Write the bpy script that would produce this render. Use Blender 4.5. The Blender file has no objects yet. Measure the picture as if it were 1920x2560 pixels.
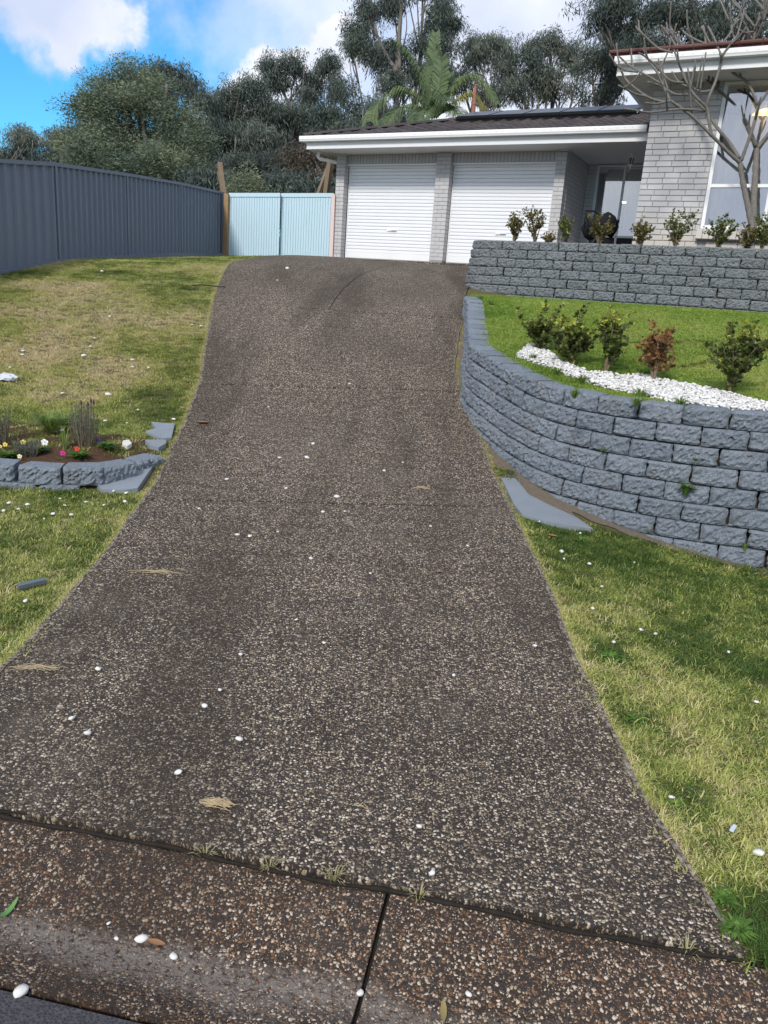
import bpy, bmesh, math, random
import numpy as np
from mathutils import Vector, Matrix, Euler
R_ = math.radians
rng = np.random.default_rng(7)
random.seed(7)
S = bpy.context.scene
COL = S.collection

# ------------------------------------------------------------------ camera
EYE = np.array([0.0, 0.0, 1.55]); FPX = 1920.0; PITCH = R_(16.0); ROLL = R_(4.0)
_f = np.array([0, math.cos(PITCH), -math.sin(PITCH)]); _r = np.array([1.0, 0, 0]); _u = np.cross(_r, _f)
CAM_R = _r * math.cos(ROLL) + _u * math.sin(ROLL); CAM_U = -_r * math.sin(ROLL) + _u * math.cos(ROLL); CAM_F = _f
cd = bpy.data.cameras.new('camera'); cam = bpy.data.objects.new('camera', cd); COL.objects.link(cam)
cd.sensor_fit = 'VERTICAL'; cd.sensor_height = 36.0; cd.lens = 36.0 * FPX / 2560.0
cd.clip_start = 0.05; cd.clip_end = 2000
m = Matrix((tuple(CAM_R), tuple(CAM_U), tuple(-CAM_F))).transposed().to_4x4(); m.translation = Vector(EYE)
cam.matrix_world = m; S.camera = cam

# ------------------------------------------------------------------ sky, sun, exposure
SUN_EL, SUN_AZ = R_(40), R_(204)      # azimuth from +y clockwise: behind the viewer, a little to the left
W = bpy.data.worlds.new('World'); S.world = W; W.use_nodes = True
def world():
    nt = W.node_tree; N = nt.nodes; L = nt.links; N.clear()
    def nd(t, **k):
        n = N.new(t)
        for a, b in k.items(): setattr(n, a, b)
        return n
    def mth(op, a, b=None, c=None):
        n = nd('ShaderNodeMath', operation=op)
        for i, v in enumerate((a, b, c)):
            if v is None: continue
            if isinstance(v, (int, float)): n.inputs[i].default_value = v
            else: L.new(v, n.inputs[i])
        return n.outputs[0]
    out = nd('ShaderNodeOutputWorld'); bg = nd('ShaderNodeBackground'); bg.inputs[1].default_value = 0.065
    L.new(bg.outputs[0], out.inputs[0])
    sky = nd('ShaderNodeTexSky', sky_type='NISHITA'); sky.sun_disc = False
    sky.sun_elevation = SUN_EL; sky.sun_rotation = SUN_AZ; sky.ozone_density = 3.0; sky.air_density = 1.0; sky.dust_density = 0.3
    hs = nd('ShaderNodeHueSaturation'); hs.inputs['Saturation'].default_value = .98; hs.inputs['Value'].default_value = 1.2
    ml = nd('ShaderNodeMix', data_type='RGBA', blend_type='MULTIPLY'); ml.inputs[0].default_value = 1; L.new(sky.outputs[0], ml.inputs[6]); ml.inputs[7].default_value = (.32, .92, 1.2, 1)
    L.new(ml.outputs[2], hs.inputs['Color'])
    tc = nd('ShaderNodeTexCoord'); V = tc.outputs['Generated']
    nz = nd('ShaderNodeTexNoise'); nz.inputs['Scale'].default_value = 7.0; nz.inputs['Detail'].default_value = 9; nz.inputs['Roughness'].default_value = 0.58
    L.new(V, nz.inputs['Vector'])
    mp = nd('ShaderNodeMapping'); mp.inputs['Scale'].default_value = (1.0, 1.0, 2.2); L.new(V, mp.inputs['Vector'])
    nb = nd('ShaderNodeTexNoise'); nb.inputs['Scale'].default_value = 2.1; nb.inputs['Detail'].default_value = 7; nb.inputs['Roughness'].default_value = 0.55
    L.new(mp.outputs[0], nb.inputs['Vector'])
    d = mth('SUBTRACT', nz.outputs['Fac'], 0.5)
    def blob(px, py, r, soft, k=1.0, wob=0.22):
        c = (px - 960) / FPX * CAM_R - (py - 1280) / FPX * CAM_U + CAM_F; c = c / np.linalg.norm(c)
        n = nd('ShaderNodeVectorMath', operation='DISTANCE'); L.new(V, n.inputs[0]); n.inputs[1].default_value = tuple(c)
        dist = mth('MULTIPLY_ADD', d, -wob, n.outputs['Value'])
        mr = nd('ShaderNodeMapRange', interpolation_type='SMOOTHSTEP')
        L.new(dist, mr.inputs[0]); mr.inputs[1].default_value = r + soft; mr.inputs[2].default_value = r - soft * .5
        mr.inputs[3].default_value = 0; mr.inputs[4].default_value = k
        return mr.outputs[0]
    acc = None
    for b in [(190, -10, .050, .02), (260, 50, .036, .018), (165, 75, .024, .013), (100, -60, .06, .03), (800, 140, .032, .02), (840, 90, .03, .02), (610, 245, .03, .018), (690, 215, .035, .018), (760, 190, .03, .02),
              (640, 20, .07, .10, .45, .6), (820, 30, .05, .06, .6, .5), (560, 60, .05, .07, .35, .6), (1330, 40, .17, .10, .95, .15), (1650, 60, .22, .1, .95, .15), (1100, -160, .2, .12, .8, .3)]:
        v = blob(*b); acc = v if acc is None else mth('MAXIMUM', acc, v)
    # broken cloud over the rest of the sky
    mr = nd('ShaderNodeMapRange', interpolation_type='SMOOTHSTEP'); L.new(nb.outputs['Fac'], mr.inputs[0])
    mr.inputs[1].default_value = 0.36; mr.inputs[2].default_value = 0.50
    # the view towards the north-west stays clear: cloud cover thins there
    c = (250 - 960) / FPX * CAM_R - (200 - 1280) / FPX * CAM_U + CAM_F; c = c / np.linalg.norm(c)
    n = nd('ShaderNodeVectorMath', operation='DISTANCE'); L.new(V, n.inputs[0]); n.inputs[1].default_value = tuple(c)
    m2 = nd('ShaderNodeMapRange', interpolation_type='SMOOTHSTEP'); L.new(n.outputs['Value'], m2.inputs[0]); m2.inputs[1].default_value = .48; m2.inputs[2].default_value = .95
    acc = mth('MAXIMUM', acc, mth('MULTIPLY', mr.outputs[0], m2.outputs[0]))
    acc = mth('MINIMUM', acc, 1.0)
    # cloud colour: bright white to blue-grey
    ns = nd('ShaderNodeTexNoise'); ns.inputs['Scale'].default_value = 5.0; ns.inputs['Detail'].default_value = 6; L.new(V, ns.inputs['Vector'])
    cr = nd('ShaderNodeValToRGB'); L.new(ns.outputs['Fac'], cr.inputs[0])
    cr.color_ramp.elements[0].position = .36; cr.color_ramp.elements[0].color = (5.0, 5.6, 7.2, 1)
    cr.color_ramp.elements[1].position = .62; cr.color_ramp.elements[1].color = (7.7, 7.9, 8.4, 1)
    mx = nd('ShaderNodeMix', data_type='RGBA'); L.new(acc, mx.inputs[0]); L.new(hs.outputs[0], mx.inputs[6]); L.new(cr.outputs[0], mx.inputs[7])
    L.new(mx.outputs[2], bg.inputs[0])
world()
sd = bpy.data.lights.new('sun', 'SUN'); sun = bpy.data.objects.new('sun', sd); COL.objects.link(sun)
sd.energy = 1.5; sd.angle = R_(10); sd.color = (1.0, 0.955, 0.88)
sv = Vector((math.sin(SUN_AZ) * math.cos(SUN_EL), math.cos(SUN_AZ) * math.cos(SUN_EL), math.sin(SUN_EL)))
sun.rotation_euler = sv.to_track_quat('Z', 'Y').to_euler(); sun.location = (0, 0, 30)
S.view_settings.view_transform = 'Standard'; S.view_settings.look = 'None'; S.view_settings.exposure = 1.05; S.view_settings.gamma = 1
S.view_settings.use_curve_mapping = False
S.render.engine = 'CYCLES'; S.cycles.max_bounces = 6; S.cycles.transparent_max_bounces = 8

# ------------------------------------------------------------------ helpers
def ray(px, py): return (px - 960) / FPX * CAM_R - (py - 1280) / FPX * CAM_U + CAM_F
def at(px, py, d): return EYE + ray(px, py) * d                      # point of the photo at a depth
def unit(v): v = np.asarray(v, float); return v / max(1e-9, np.linalg.norm(v))
KY = [-6, 0, 1.8, 3.5, 5.3, 7, 9, 10.5, 13, 15, 17, 20, 40]
KZ = [.0, .0, .0, .03, .14, .45, .98, 1.32, 1.77, 1.985, 2.13, 2.262, 2.3]
_yy = np.linspace(-6, 40, 2301); _zz = np.interp(_yy, KY, KZ)
_k = np.hanning(71); _k /= _k.sum(); _zz = np.convolve(np.pad(_zz, 35, mode='edge'), _k, 'valid')
def P(y): return np.interp(y, _yy, _zz)
LE = np.array([(-1.75, -2), (-1.62, 1.2), (-1.5, 2.2), (-1.46, 2.75), (-1.47, 3.25), (-1.52, 4.1), (-1.57, 4.75), (-1.70, 6.05), (-1.86, 7.4), (-2.08, 8.6), (-2.36, 10.1), (-2.55, 11.2), (-2.76, 12.7), (-2.84, 13.4), (-2.78, 14.2), (-2.5, 16), (-2.12, 18), (-1.8, 19.9)])
RE = np.array([(1.25, -2), (1.02, 1.2), (.92, 2.2), (.90, 3.1), (.92, 3.6), (.90, 4.6), (.88, 5.1), (.78, 6.5), (.68, 7.5), (.64, 8.2), (.70, 9.0), (.84, 10.2), (.93, 11.4), (1.05, 12.4), (1.35, 13.4), (1.9, 15.0), (3.3, 17.4)])
def xl(y): return np.interp(y, LE[:, 1], LE[:, 0])
def xr(y): return np.interp(y, RE[:, 1], RE[:, 0])
def H(x, y):
    x = np.asarray(x, float); y = np.asarray(y, float)
    z = P(y)
    dl = np.clip(xl(y) - x, 0, 12); dr = np.clip(x - xr(y), 0, 3)
    z = z - dl * np.interp(y, [8, 11, 13, 15, 18, 21, 24], [0, .01, .03, .075, .09, .04, .0])
    z = z - dr * np.interp(y, [0, 2, 4, 5, 6, 9, 12], [0, .03, .08, .12, .14, .06, .0])
    # raised flower bed behind the stone edging on the left
    bx, by = x + 2.5, y - 5.15
    z = z + .10 * np.exp(-((y - 5.6) / .55) ** 2) * np.clip((y - 5.0) * 6, 0, 1) * np.clip((-1.75 - x) * 3, 0, 1)
    return z
def on_ground(px, py, off=0.0, fn=None):
    fn = fn or H; r = ray(px, py)
    ts = np.arange(.8, 45, .01); p = EYE[None] + ts[:, None] * r[None]
    i = np.argmax(p[:, 2] < fn(p[:, 0], p[:, 1]) + off)
    return p[i]
def vnoise(x, y, s, seed=0):
    x = np.asarray(x) * s + seed * 17.3; y = np.asarray(y) * s - seed * 9.1
    xi = np.floor(x); yi = np.floor(y); fx = x - xi; fy = y - yi
    fx = fx * fx * (3 - 2 * fx); fy = fy * fy * (3 - 2 * fy)
    def h(a, b): v = np.sin(a * 127.1 + b * 311.7 + seed * 74.7) * 43758.5453; return v - np.floor(v)
    return (h(xi, yi) * (1 - fx) + h(xi + 1, yi) * fx) * (1 - fy) + (h(xi, yi + 1) * (1 - fx) + h(xi + 1, yi + 1) * fx) * fy

def link(name, me, parent=None, loc=None, rot=None):
    o = bpy.data.objects.new(name, me); COL.objects.link(o)
    if parent is not None: o.parent = parent
    if loc is not None: o.location = loc
    if rot is not None: o.rotation_euler = rot
    return o
def mesh(name, v, f, m=None, smooth=False):
    me = bpy.data.meshes.new(name); me.from_pydata([tuple(map(float, p)) for p in v], [], [tuple(map(int, q)) for q in f]); 
    if m is not None:
        for mm in (m if isinstance(m, (list, tuple)) else [m]): me.materials.append(mm)
    if smooth: me.polygons.foreach_set('use_smooth', [True] * len(me.polygons))
    me.update(); return me
def tag(o, label=None, cat=None, group=None, kind=None):
    if label: o['label'] = label
    if cat: o['category'] = cat
    if group: o['group'] = group
    if kind: o['kind'] = kind
    return o
def thing(name, label, cat, loc=(0, 0, 0), rz=0, group=None):
    o = bpy.data.objects.new(name, None); COL.objects.link(o); o.location = tuple(map(float, loc)); o.rotation_euler = (0, 0, rz); o.empty_display_size = .2
    return tag(o, label, cat, group)
class MB:
    """collects boxes, tubes and faces into one mesh"""
    def __init__(s): s.v = []; s.f = []
    def add(s, v, f):
        b = len(s.v); s.v += [tuple(map(float, p)) for p in v]; s.f += [tuple(int(i) + b for i in q) for q in f]; return s
    def box(s, x0, x1, y0, y1, z0, z1, M=None):
        v = [(x, y, z) for x in (x0, x1) for y in (y0, y1) for z in (z0, z1)]
        if M is not None: v = [tuple(M @ Vector(p)) for p in v]
        return s.add(v, [(0, 1, 3, 2), (4, 6, 7, 5), (0, 4, 5, 1), (2, 3, 7, 6), (0, 2, 6, 4), (1, 5, 7, 3)])
    def tube(s, pts, rad, n=7, cap=True):
        pts = [np.asarray(p, float) for p in pts]; rad = [rad] * len(pts) if np.isscalar(rad) else rad
        ref = np.array([0.3, 0.2, 1.0]); rings = []
        for i, p in enumerate(pts):
            t = unit(pts[min(i + 1, len(pts) - 1)] - pts[max(i - 1, 0)])
            if abs(np.dot(t, unit(ref))) > .95: ref = np.array([1.0, .2, .1])
            a = unit(np.cross(t, ref)); b = np.cross(t, a); ref = np.cross(a, t) * 1.0
            rings.append([p + rad[i] * (math.cos(q) * a + math.sin(q) * b) for q in np.linspace(0, 2 * math.pi, n, endpoint=False)])
        v = [q for r in rings for q in r]; f = []
        for i in range(len(pts) - 1):
            for j in range(n): f.append((i * n + j, i * n + (j + 1) % n, (i + 1) * n + (j + 1) % n, (i + 1) * n + j))
        if cap: f.append(tuple(range(n))[::-1]); f.append(tuple((len(pts) - 1) * n + j for j in range(n)))
        return s.add(v, f)
    def mesh(s, name, m, smooth=False): return mesh(name, s.v, s.f, m, smooth)
    def obj(s, name, m, parent=None, smooth=False, loc=None, rot=None): return link(name, s.mesh(name, m, smooth), parent, loc, rot)
def box(name, m, parent, *b): return MB().box(*b).obj(name, m, parent)
def spline(pts, n):
    """Catmull-Rom through the points"""
    p = np.asarray(pts, float); p = np.vstack([2 * p[0] - p[1], p, 2 * p[-1] - p[-2]]); out = []
    for i in range(1, len(p) - 2):
        for t in np.linspace(0, 1, n, endpoint=False):
            out.append(.5 * (2 * p[i] + (p[i + 1] - p[i - 1]) * t + (2 * p[i - 1] - 5 * p[i] + 4 * p[i + 1] - p[i + 2]) * t * t + (3 * p[i] - p[i - 1] - 3 * p[i + 1] + p[i + 2]) * t ** 3))
    out.append(p[-2]); return np.array(out)

# ------------------------------------------------------------------ materials
class Mat:
    def __init__(s, name, rough=.8, spec=.3, metal=0.0):
        s.m = bpy.data.materials.new(name); s.m.use_nodes = True; s.nt = s.m.node_tree; s.N = s.nt.nodes; s.L = s.nt.links
        s.b = s.N['Principled BSDF']; s.b.inputs['Roughness'].default_value = rough; s.b.inputs['Specular IOR Level'].default_value = spec; s.b.inputs['Metallic'].default_value = metal
        s._o = s._g = None
    def n(s, t, ins=None, **k):
        n = s.N.new(t)
        for a, b in k.items(): setattr(n, a, b)
        for a, b in (ins or {}).items():
            if hasattr(b, 'is_output'): s.L.new(b, n.inputs[a])
            else: n.inputs[a].default_value = b
        return n
    @property
    def obj(s):
        if not s._o: s._o = s.n('ShaderNodeTexCoord').outputs['Object']
        return s._o
    @property
    def pos(s):
        if not s._g: s._g = s.n('ShaderNodeNewGeometry').outputs['Position']
        return s._g
    def rnd(s): return s.n('ShaderNodeObjectInfo').outputs['Random']
    def noise(s, sc, det=4, rough=.55, vec=None, out='Fac'):
        return s.n('ShaderNodeTexNoise', {'Scale': sc, 'Detail': det, 'Roughness': rough, 'Vector': vec if vec is not None else s.pos}).outputs[out]
    def vor(s, sc, vec=None, feature='F1', out='Distance', rand=1.0):
        n = s.n('ShaderNodeTexVoronoi', {'Scale': sc, 'Vector': vec if vec is not None else s.pos, 'Randomness': rand}, feature=feature); return n.outputs[out]
    def ramp(s, fac, stops):
        n = s.n('ShaderNodeValToRGB', {0: fac}); e = n.color_ramp.elements
        while len(e) < len(stops): e.new(.5)
        for i, (p, c) in enumerate(stops): e[i].position = p; e[i].color = (*c, 1) if not np.isscalar(c) else (c, c, c, 1)
        return n.outputs[0]
    def mix(s, fac, a, b, blend='MIX'):
        n = s.n('ShaderNodeMix', data_type='RGBA', blend_type=blend)
        for i, v in ((0, fac), (6, a), (7, b)):
            if hasattr(v, 'is_output'): s.L.new(v, n.inputs[i])
            else: n.inputs[i].default_value = v if (i == 0) else (*v, 1)
        return n.outputs[2]
    def math(s, op, *a):
        n = s.n('ShaderNodeMath', operation=op)
        for i, v in enumerate(a):
            if hasattr(v, 'is_output'): s.L.new(v, n.inputs[i])
            else: n.inputs[i].default_value = v
        return n.outputs[0]
    def mr(s, v, a, b, c=0, d=1): return s.n('ShaderNodeMapRange', {0: v, 1: a, 2: b, 3: c, 4: d}).outputs[0]
    def scaled(s, vec, sc): return s.n('ShaderNodeMapping', {'Vector': vec, 'Scale': sc}).outputs[0]
    def color(s, c):
        if hasattr(c, 'is_output'): s.L.new(c, s.b.inputs['Base Color'])
        else: s.b.inputs['Base Color'].default_value = (*c, 1)
        return s
    def bump(s, h, strength=.3, dist=.01):
        n = s.n('ShaderNodeBump', {'Height': h, 'Strength': strength, 'Distance': dist}); s.L.new(n.outputs[0], s.b.inputs['Normal']); return s

def paint(name, c, rough=.5, var=.06, dirt=(.35, .33, .3), dirtamt=.12, spec=.4, bump=.04):
    M = Mat(name, rough, spec)
    a = M.mix(M.noise(3.0, 5), tuple(x * (1 - var) for x in c), tuple(min(1, x * (1 + var)) for x in c))
    d = M.mr(M.noise(1.7, 6, .65), .52, .78, 0, dirtamt)
    M.color(M.mix(d, a, dirt)); M.bump(M.noise(60, 3), bump, .002); return M.m
m_white = paint('white_paint', (.84, .84, .84), .42, .03, dirtamt=.08)
m_door = paint('roller_door_white', (.84, .85, .88), .38, .02, dirtamt=.06)
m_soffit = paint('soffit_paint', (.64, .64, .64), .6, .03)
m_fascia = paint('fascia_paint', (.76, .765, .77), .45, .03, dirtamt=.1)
m_black = paint('black_fabric', (.012, .012, .016), .85, .2, dirtamt=.02, spec=.2)
m_blackmetal = paint('black_tube', (.015, .015, .017), .45, .2, dirtamt=.02)
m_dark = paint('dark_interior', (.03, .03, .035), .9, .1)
m_terracotta = paint('terracotta_pipe', (.30, .125, .085), .7, .12)
m_pink = paint('pink_post', (.72, .56, .53), .7, .05)

def m_brickmat():
    M = Mat('painted_brick', .82, .25)
    r = M.rnd()
    base = M.mix(r, (.49, .48, .485), (.55, .54, .54))
    sp = M.mr(M.noise(95, 3, .6), .64, .72, 0, .45)
    c = M.mix(sp, base, (.24, .23, .23))
    g = M.n('ShaderNodeSeparateXYZ', {0: M.pos}).outputs['Z']
    warm = M.mr(M.math('ADD', g, M.math('MULTIPLY', M.noise(2.2, 3), .35)), 3.35, 2.75, 0, .55)     # bricks turn warmer beige towards the ground
    xs = M.n('ShaderNodeSeparateXYZ', {0: M.pos}).outputs['X']
    warm = M.math('MULTIPLY', warm, M.mr(xs, 3.5, 3.9))
    c = M.mix(warm, c, (.52, .45, .34))
    M.color(c); M.bump(M.noise(70, 5, .7), .5, .004); return M.m
m_brick = m_brickmat()
def m_mortarmat():
    M = Mat('mortar', .95, .1); M.color(M.mix(M.noise(40), (.27, .265, .27), (.36, .35, .355))); M.bump(M.noise(150), .4, .003); return M.m
m_mortar = m_mortarmat()
def m_blockmat(name, a, b, stain, amt):
    M = Mat(name, .88, .25)
    r = M.rnd()
    c = M.mix(M.math('MULTIPLY_ADD', r, .5, M.math('MULTIPLY', M.noise(6, 4), .5)), a, b)
    d = M.mr(M.noise(5.5, 6, .7), .53, .72, 0, amt)
    c = M.mix(d, c, stain)
    pit = M.mr(M.noise(105, 5, .75), .50, .66, 0, .72)
    c = M.mix(pit, c, tuple(x * .45 for x in a))
    hi = M.mr(M.noise(110, 4, .65), .55, .70, 0, .55)
    c = M.mix(hi, c, tuple(min(1, x * 1.9) for x in b))
    M.color(c)
    M.bump(M.math('ADD', M.noise(55, 6, .75), M.math('MULTIPLY', M.noise(22, 4), 1.5)), 1.0, .022); return M.m
m_block = m_blockmat('blue_grey_painted_block', (.185, .217, .258), (.29, .327, .375), (.19, .165, .13), .55)
m_block_up = m_blockmat('slate_grey_block', (.165, .182, .197), (.25, .27, .287), (.18, .165, .14), .5)
def m_concpaint():
    M = Mat('blue_grey_painted_concrete', .75, .3)
    c = M.mix(M.noise(8, 5), (.19, .215, .245), (.24, .265, .295)); c = M.mix(M.mr(M.noise(22, 5, .7), .6, .75, 0, .5), c, (.12, .11, .1))
    M.color(c); M.bump(M.noise(70, 4), .35, .004); return M.m
m_cap = m_concpaint()

def m_aggregate(name, scale, tint, warm, rough=.9):
    """exposed aggregate: pale, tan and blue-black stones set in dark weathered mortar"""
    M = Mat(name, rough, .22)
    P0 = M.pos
    wob = M.n('ShaderNodeVectorMath', {0: M.noise(scale * .8, 2, vec=P0, out='Color'), 1: (.012, .012, .012)}, operation='MULTIPLY').outputs[0]
    V = M.n('ShaderNodeVectorMath', {0: P0, 1: wob}, operation='ADD').outputs[0]
    V = M.n('ShaderNodeMapping', {'Vector': V, 'Scale': (1.0, 1.0, .35)}).outputs[0]
    d1 = M.vor(scale, V); c1 = M.vor(scale, V, out='Color')
    d2 = M.vor(scale * 1.9, V); c2 = M.vor(scale * 1.9, V, out='Color')
    s1 = M.n('ShaderNodeSeparateColor', {0: c1}).outputs; s2 = M.n('ShaderNodeSeparateColor', {0: c2}).outputs
    pal = [(0.0, (.030, .030, .034)), (.18, (.05, .05, .058)), (.34, (.10, .083, .068)), (.50, warm[0]), (.66, warm[1]), (.80, (.46, .39, .29)), (.95, (.66, .60, .50))]
    st1 = M.ramp(s1[0], pal); st2 = M.ramp(s2[1], pal)
    big = M.noise(.55, 5, .6, vec=P0); mid = M.noise(3.2, 5, .65, vec=P0)
    mort = M.mix(mid, (.013, .011, .010), (.050, .041, .034))
    in1 = M.mr(M.math('MULTIPLY_ADD', s1[1], .14, d1), .60, .50)         # only some cells carry a visible stone
    in1 = M.math('MULTIPLY', in1, M.mr(s1[2], .12, .16))
    in2 = M.math('MULTIPLY', M.mr(d2, .48, .40), M.mr(s2[2], .25, .29))
    c = M.mix(in2, mort, st2); c = M.mix(in1, c, st1)
    wear = M.mr(big, .35, .65, .0, 1)
    st_ = M.noise(1.0, 5, .6, vec=M.scaled(P0, (1.25, .22, .4)))
    st_ = M.mr(st_, .44, .62, 0, 1)
    c = M.mix(M.math('MULTIPLY', M.math('MAXIMUM', M.math('MULTIPLY', wear, .7), st_), .62), c, (.036, .028, .022))           # old dark grime over the stones in patches
    dust = M.mr(M.noise(1.1, 6, .68, vec=P0), .54, .72, 0, .38)
    c = M.mix(dust, c, (.155, .135, .115))
    c = M.mix(1.0, c, tint, 'MULTIPLY')
    M.color(c)
    h = M.math('MAXIMUM', M.math('MULTIPLY', in1, M.math('SUBTRACT', .62, d1)), M.math('MULTIPLY', in2, M.math('SUBTRACT', .34, d2)))
    M.bump(M.math('ADD', h, M.math('MULTIPLY', M.noise(220, 3, vec=P0), .15)), .85, .010); return M
m_drive = m_aggregate('exposed_aggregate_drive', 98, (1.22, 1.16, 1.11), [(.17, .135, .10), (.28, .225, .16)]).m
def m_layback():
    M = m_aggregate('exposed_aggregate_crossing', 112, (1.15, 1.04, .97), [(.17, .10, .06), (.26, .15, .085)])
    # the gutter invert and tray are worn to bare pale cement
    src = M.b.inputs['Base Color'].links[0].from_socket
    xyz = M.n('ShaderNodeSeparateXYZ', {0: M.pos}).outputs
    s = M.math('MULTIPLY_ADD', xyz['X'], .17, xyz['Y'])
    s = M.math('ADD', s, M.math('MULTIPLY', M.math('SUBTRACT', M.noise(4, 4), .5), .16))
    band = M.math('MULTIPLY', M.mr(s, 1.30, 1.38), M.mr(s, 1.47, 1.41))
    low = M.math('MULTIPLY', M.mr(s, 1.34, 1.27), M.mr(M.noise(3.5, 5, .7), .42, .55))
    f = M.math('MULTIPLY', M.math('MAXIMUM', band, M.math('MULTIPLY', low, M.mr(xyz['X'], -.15, .2))), M.mr(M.noise(60, 3), .36, .52))
    M.color(M.mix(M.math('MULTIPLY', f, .72), src, (.20, .172, .150))); return M.m
m_lay = m_layback()
def m_asph():
    M = Mat('road_asphalt', .92, .2); c = M.mix(M.vor(150, out='Distance'), (.03, .029, .033), (.085, .08, .088)); M.color(c); M.bump(M.vor(150), .6, .006); return M.m
m_asphalt = m_asph()
def m_joint():
    M = Mat('joint_grime', .98, .1); M.color(M.mix(M.noise(30), (.012, .0105, .009), (.036, .03, .025))); M.bump(M.noise(90), .5, .005); return M.m
m_joint = m_joint()
def m_soilmat(name, a, b, sc=30):
    M = Mat(name, .95, .1); c = M.mix(M.noise(sc, 6, .7), a, b); M.color(c); M.bump(M.noise(sc * 2.5, 5, .7), .8, .02); return M.m
m_soil = m_soilmat('dark_soil', (.035, .026, .018), (.11, .085, .06))
m_thatch = m_soilmat('lawn_thatch', (.055, .05, .022), (.22, .19, .09), 55)
m_thatch_green = m_soilmat('terrace_thatch', (.10, .13, .03), (.25, .27, .08), 55)
m_mulch = m_soilmat('bark_mulch', (.04, .022, .013), (.15, .09, .06), 45)
m_forest = m_soilmat('forest_floor', (.03, .03, .018), (.08, .07, .04), 1.5)
def m_leafmat(name, stops, attr='col', rough=.55, trans=.25, inst=True):
    M = Mat(name, rough, .35)
    a = M.n('ShaderNodeAttribute', attribute_name=attr, attribute_type='INSTANCER' if inst else 'GEOMETRY').outputs['Fac']
    c = M.ramp(a, stops); M.color(c)
    if trans:
        t = M.n('ShaderNodeBsdfTranslucent', {0: c}); x = M.n('ShaderNodeMixShader', {0: trans}); M.L.new(M.b.outputs[0], x.inputs[1]); M.L.new(t.outputs[0], x.inputs[2]); M.L.new(x.outputs[0], M.N['Material Output'].inputs[0])
    return M.m
m_grass = m_leafmat('grass_blades', [(0, (.06, .115, .018)), (.25, (.145, .195, .04)), (.48, (.37, .42, .10)), (.72, (.56, .53, .19)), (1, (.68, .57, .34))], trans=.3)
m_grass_t = m_leafmat('terrace_grass_blades', [(0, (.15, .26, .03)), (.4, (.29, .39, .07)), (.75, (.42, .45, .12)), (1, (.52, .46, .2))], trans=.3)
EUC = [(0, (.046, .068, .060)), (.4, (.095, .122, .104)), (.75, (.165, .19, .148)), (1, (.25, .255, .20))]  # distance haze put into the colour: gum leaves paler and bluer
m_euc = m_leafmat('gum_leaves', EUC, trans=.2)
m_bottle = m_leafmat('olive_leaves', [(0, (.07, .105, .08)), (.5, (.15, .19, .125)), (1, (.26, .29, .17))], trans=.2)
m_brownleaf = m_leafmat('russet_leaves', [(0, (.06, .058, .045)), (.5, (.11, .092, .07)), (1, (.17, .13, .09))], trans=.2)
m_palm = m_leafmat('palm_leaflets', [(0, (.06, .10, .05)), (.5, (.14, .20, .085)), (.85, (.22, .27, .11)), (1, (.42, .38, .10))], inst=False, trans=.3)
m_bush = m_leafmat('lilly_pilly_leaves', [(0, (.035, .055, .018)), (.45, (.085, .115, .03)), (.75, (.22, .26, .045)), (1, (.46, .46, .06))], inst=False, trans=.25, rough=.42)
m_bush_br = m_leafmat('russet_bush_leaves', [(0, (.10, .06, .025)), (.5, (.20, .105, .04)), (1, (.36, .17, .06))], inst=False, trans=.2)
m_bush_ol = m_leafmat('bronze_bush_leaves', [(0, (.045, .05, .018)), (.5, (.12, .105, .03)), (1, (.32, .25, .06))], inst=False, trans=.2)
m_lav = m_leafmat('lavender_leaves', [(0, (.07, .095, .075)), (.6, (.14, .175, .14)), (1, (.20, .22, .19))], inst=False, trans=.1)
m_weed = m_leafmat('weed_leaves', [(0, (.04, .10, .012)), (1, (.14, .26, .04))], inst=False, trans=.3)
def m_bark(name, a, b, sc=9, stretch=.25):
    M = Mat(name, .9, .15); v = M.scaled(M.pos, (1, 1, stretch)); M.color(M.mix(M.noise(sc, 6, .7, vec=v), a, b)); M.bump(M.noise(sc * 3, 5, .7, vec=v), .6, .03); return M.m
m_gumbark = m_bark('gum_bark', (.10, .085, .075), (.26, .23, .21), 3)
m_frang = m_bark('frangipani_bark', (.07, .06, .05), (.33, .31, .28), 34, .8)
m_timber = m_bark('weathered_timber', (.14, .10, .065), (.27, .21, .15), 12, .08)
m_pine = m_bark('treated_pine', (.26, .165, .085), (.42, .29, .17), 10, .07)
def m_peb():
    M = Mat('white_pebble', .55, .35); M.color(M.mix(M.n('ShaderNodeAttribute', attribute_name='col', attribute_type='INSTANCER').outputs['Fac'], (.50, .48, .46), (.80, .79, .77))); return M.m
m_pebble = m_peb()
m_pebble1 = paint('loose_white_pebble', (.66, .64, .60), .55, .08)
def m_cb():
    M = Mat('slate_blue_steel', .42, .45); c = M.mix(M.noise(2.5, 5), (.125, .158, .215), (.15, .183, .24)); c = M.mix(M.mr(M.noise(5, 6, .7), .6, .8, 0, .25), c, (.10, .11, .11)); M.color(c); return M.m
m_fence = m_cb()
def m_gt():
    M = Mat('pale_blue_paint', .5, .35)
    v = M.scaled(M.pos, (1, 1, .25)); c = M.mix(M.noise(9, 5, .6, vec=v), (.46, .64, .74), (.55, .71, .79)); c = M.mix(M.mr(M.noise(3, 6, .7), .55, .8, 0, .35), c, (.58, .72, .78)); M.color(c); M.bump(M.noise(30, 4, vec=v), .2, .004); return M.m
m_gate = m_gt()
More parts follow.
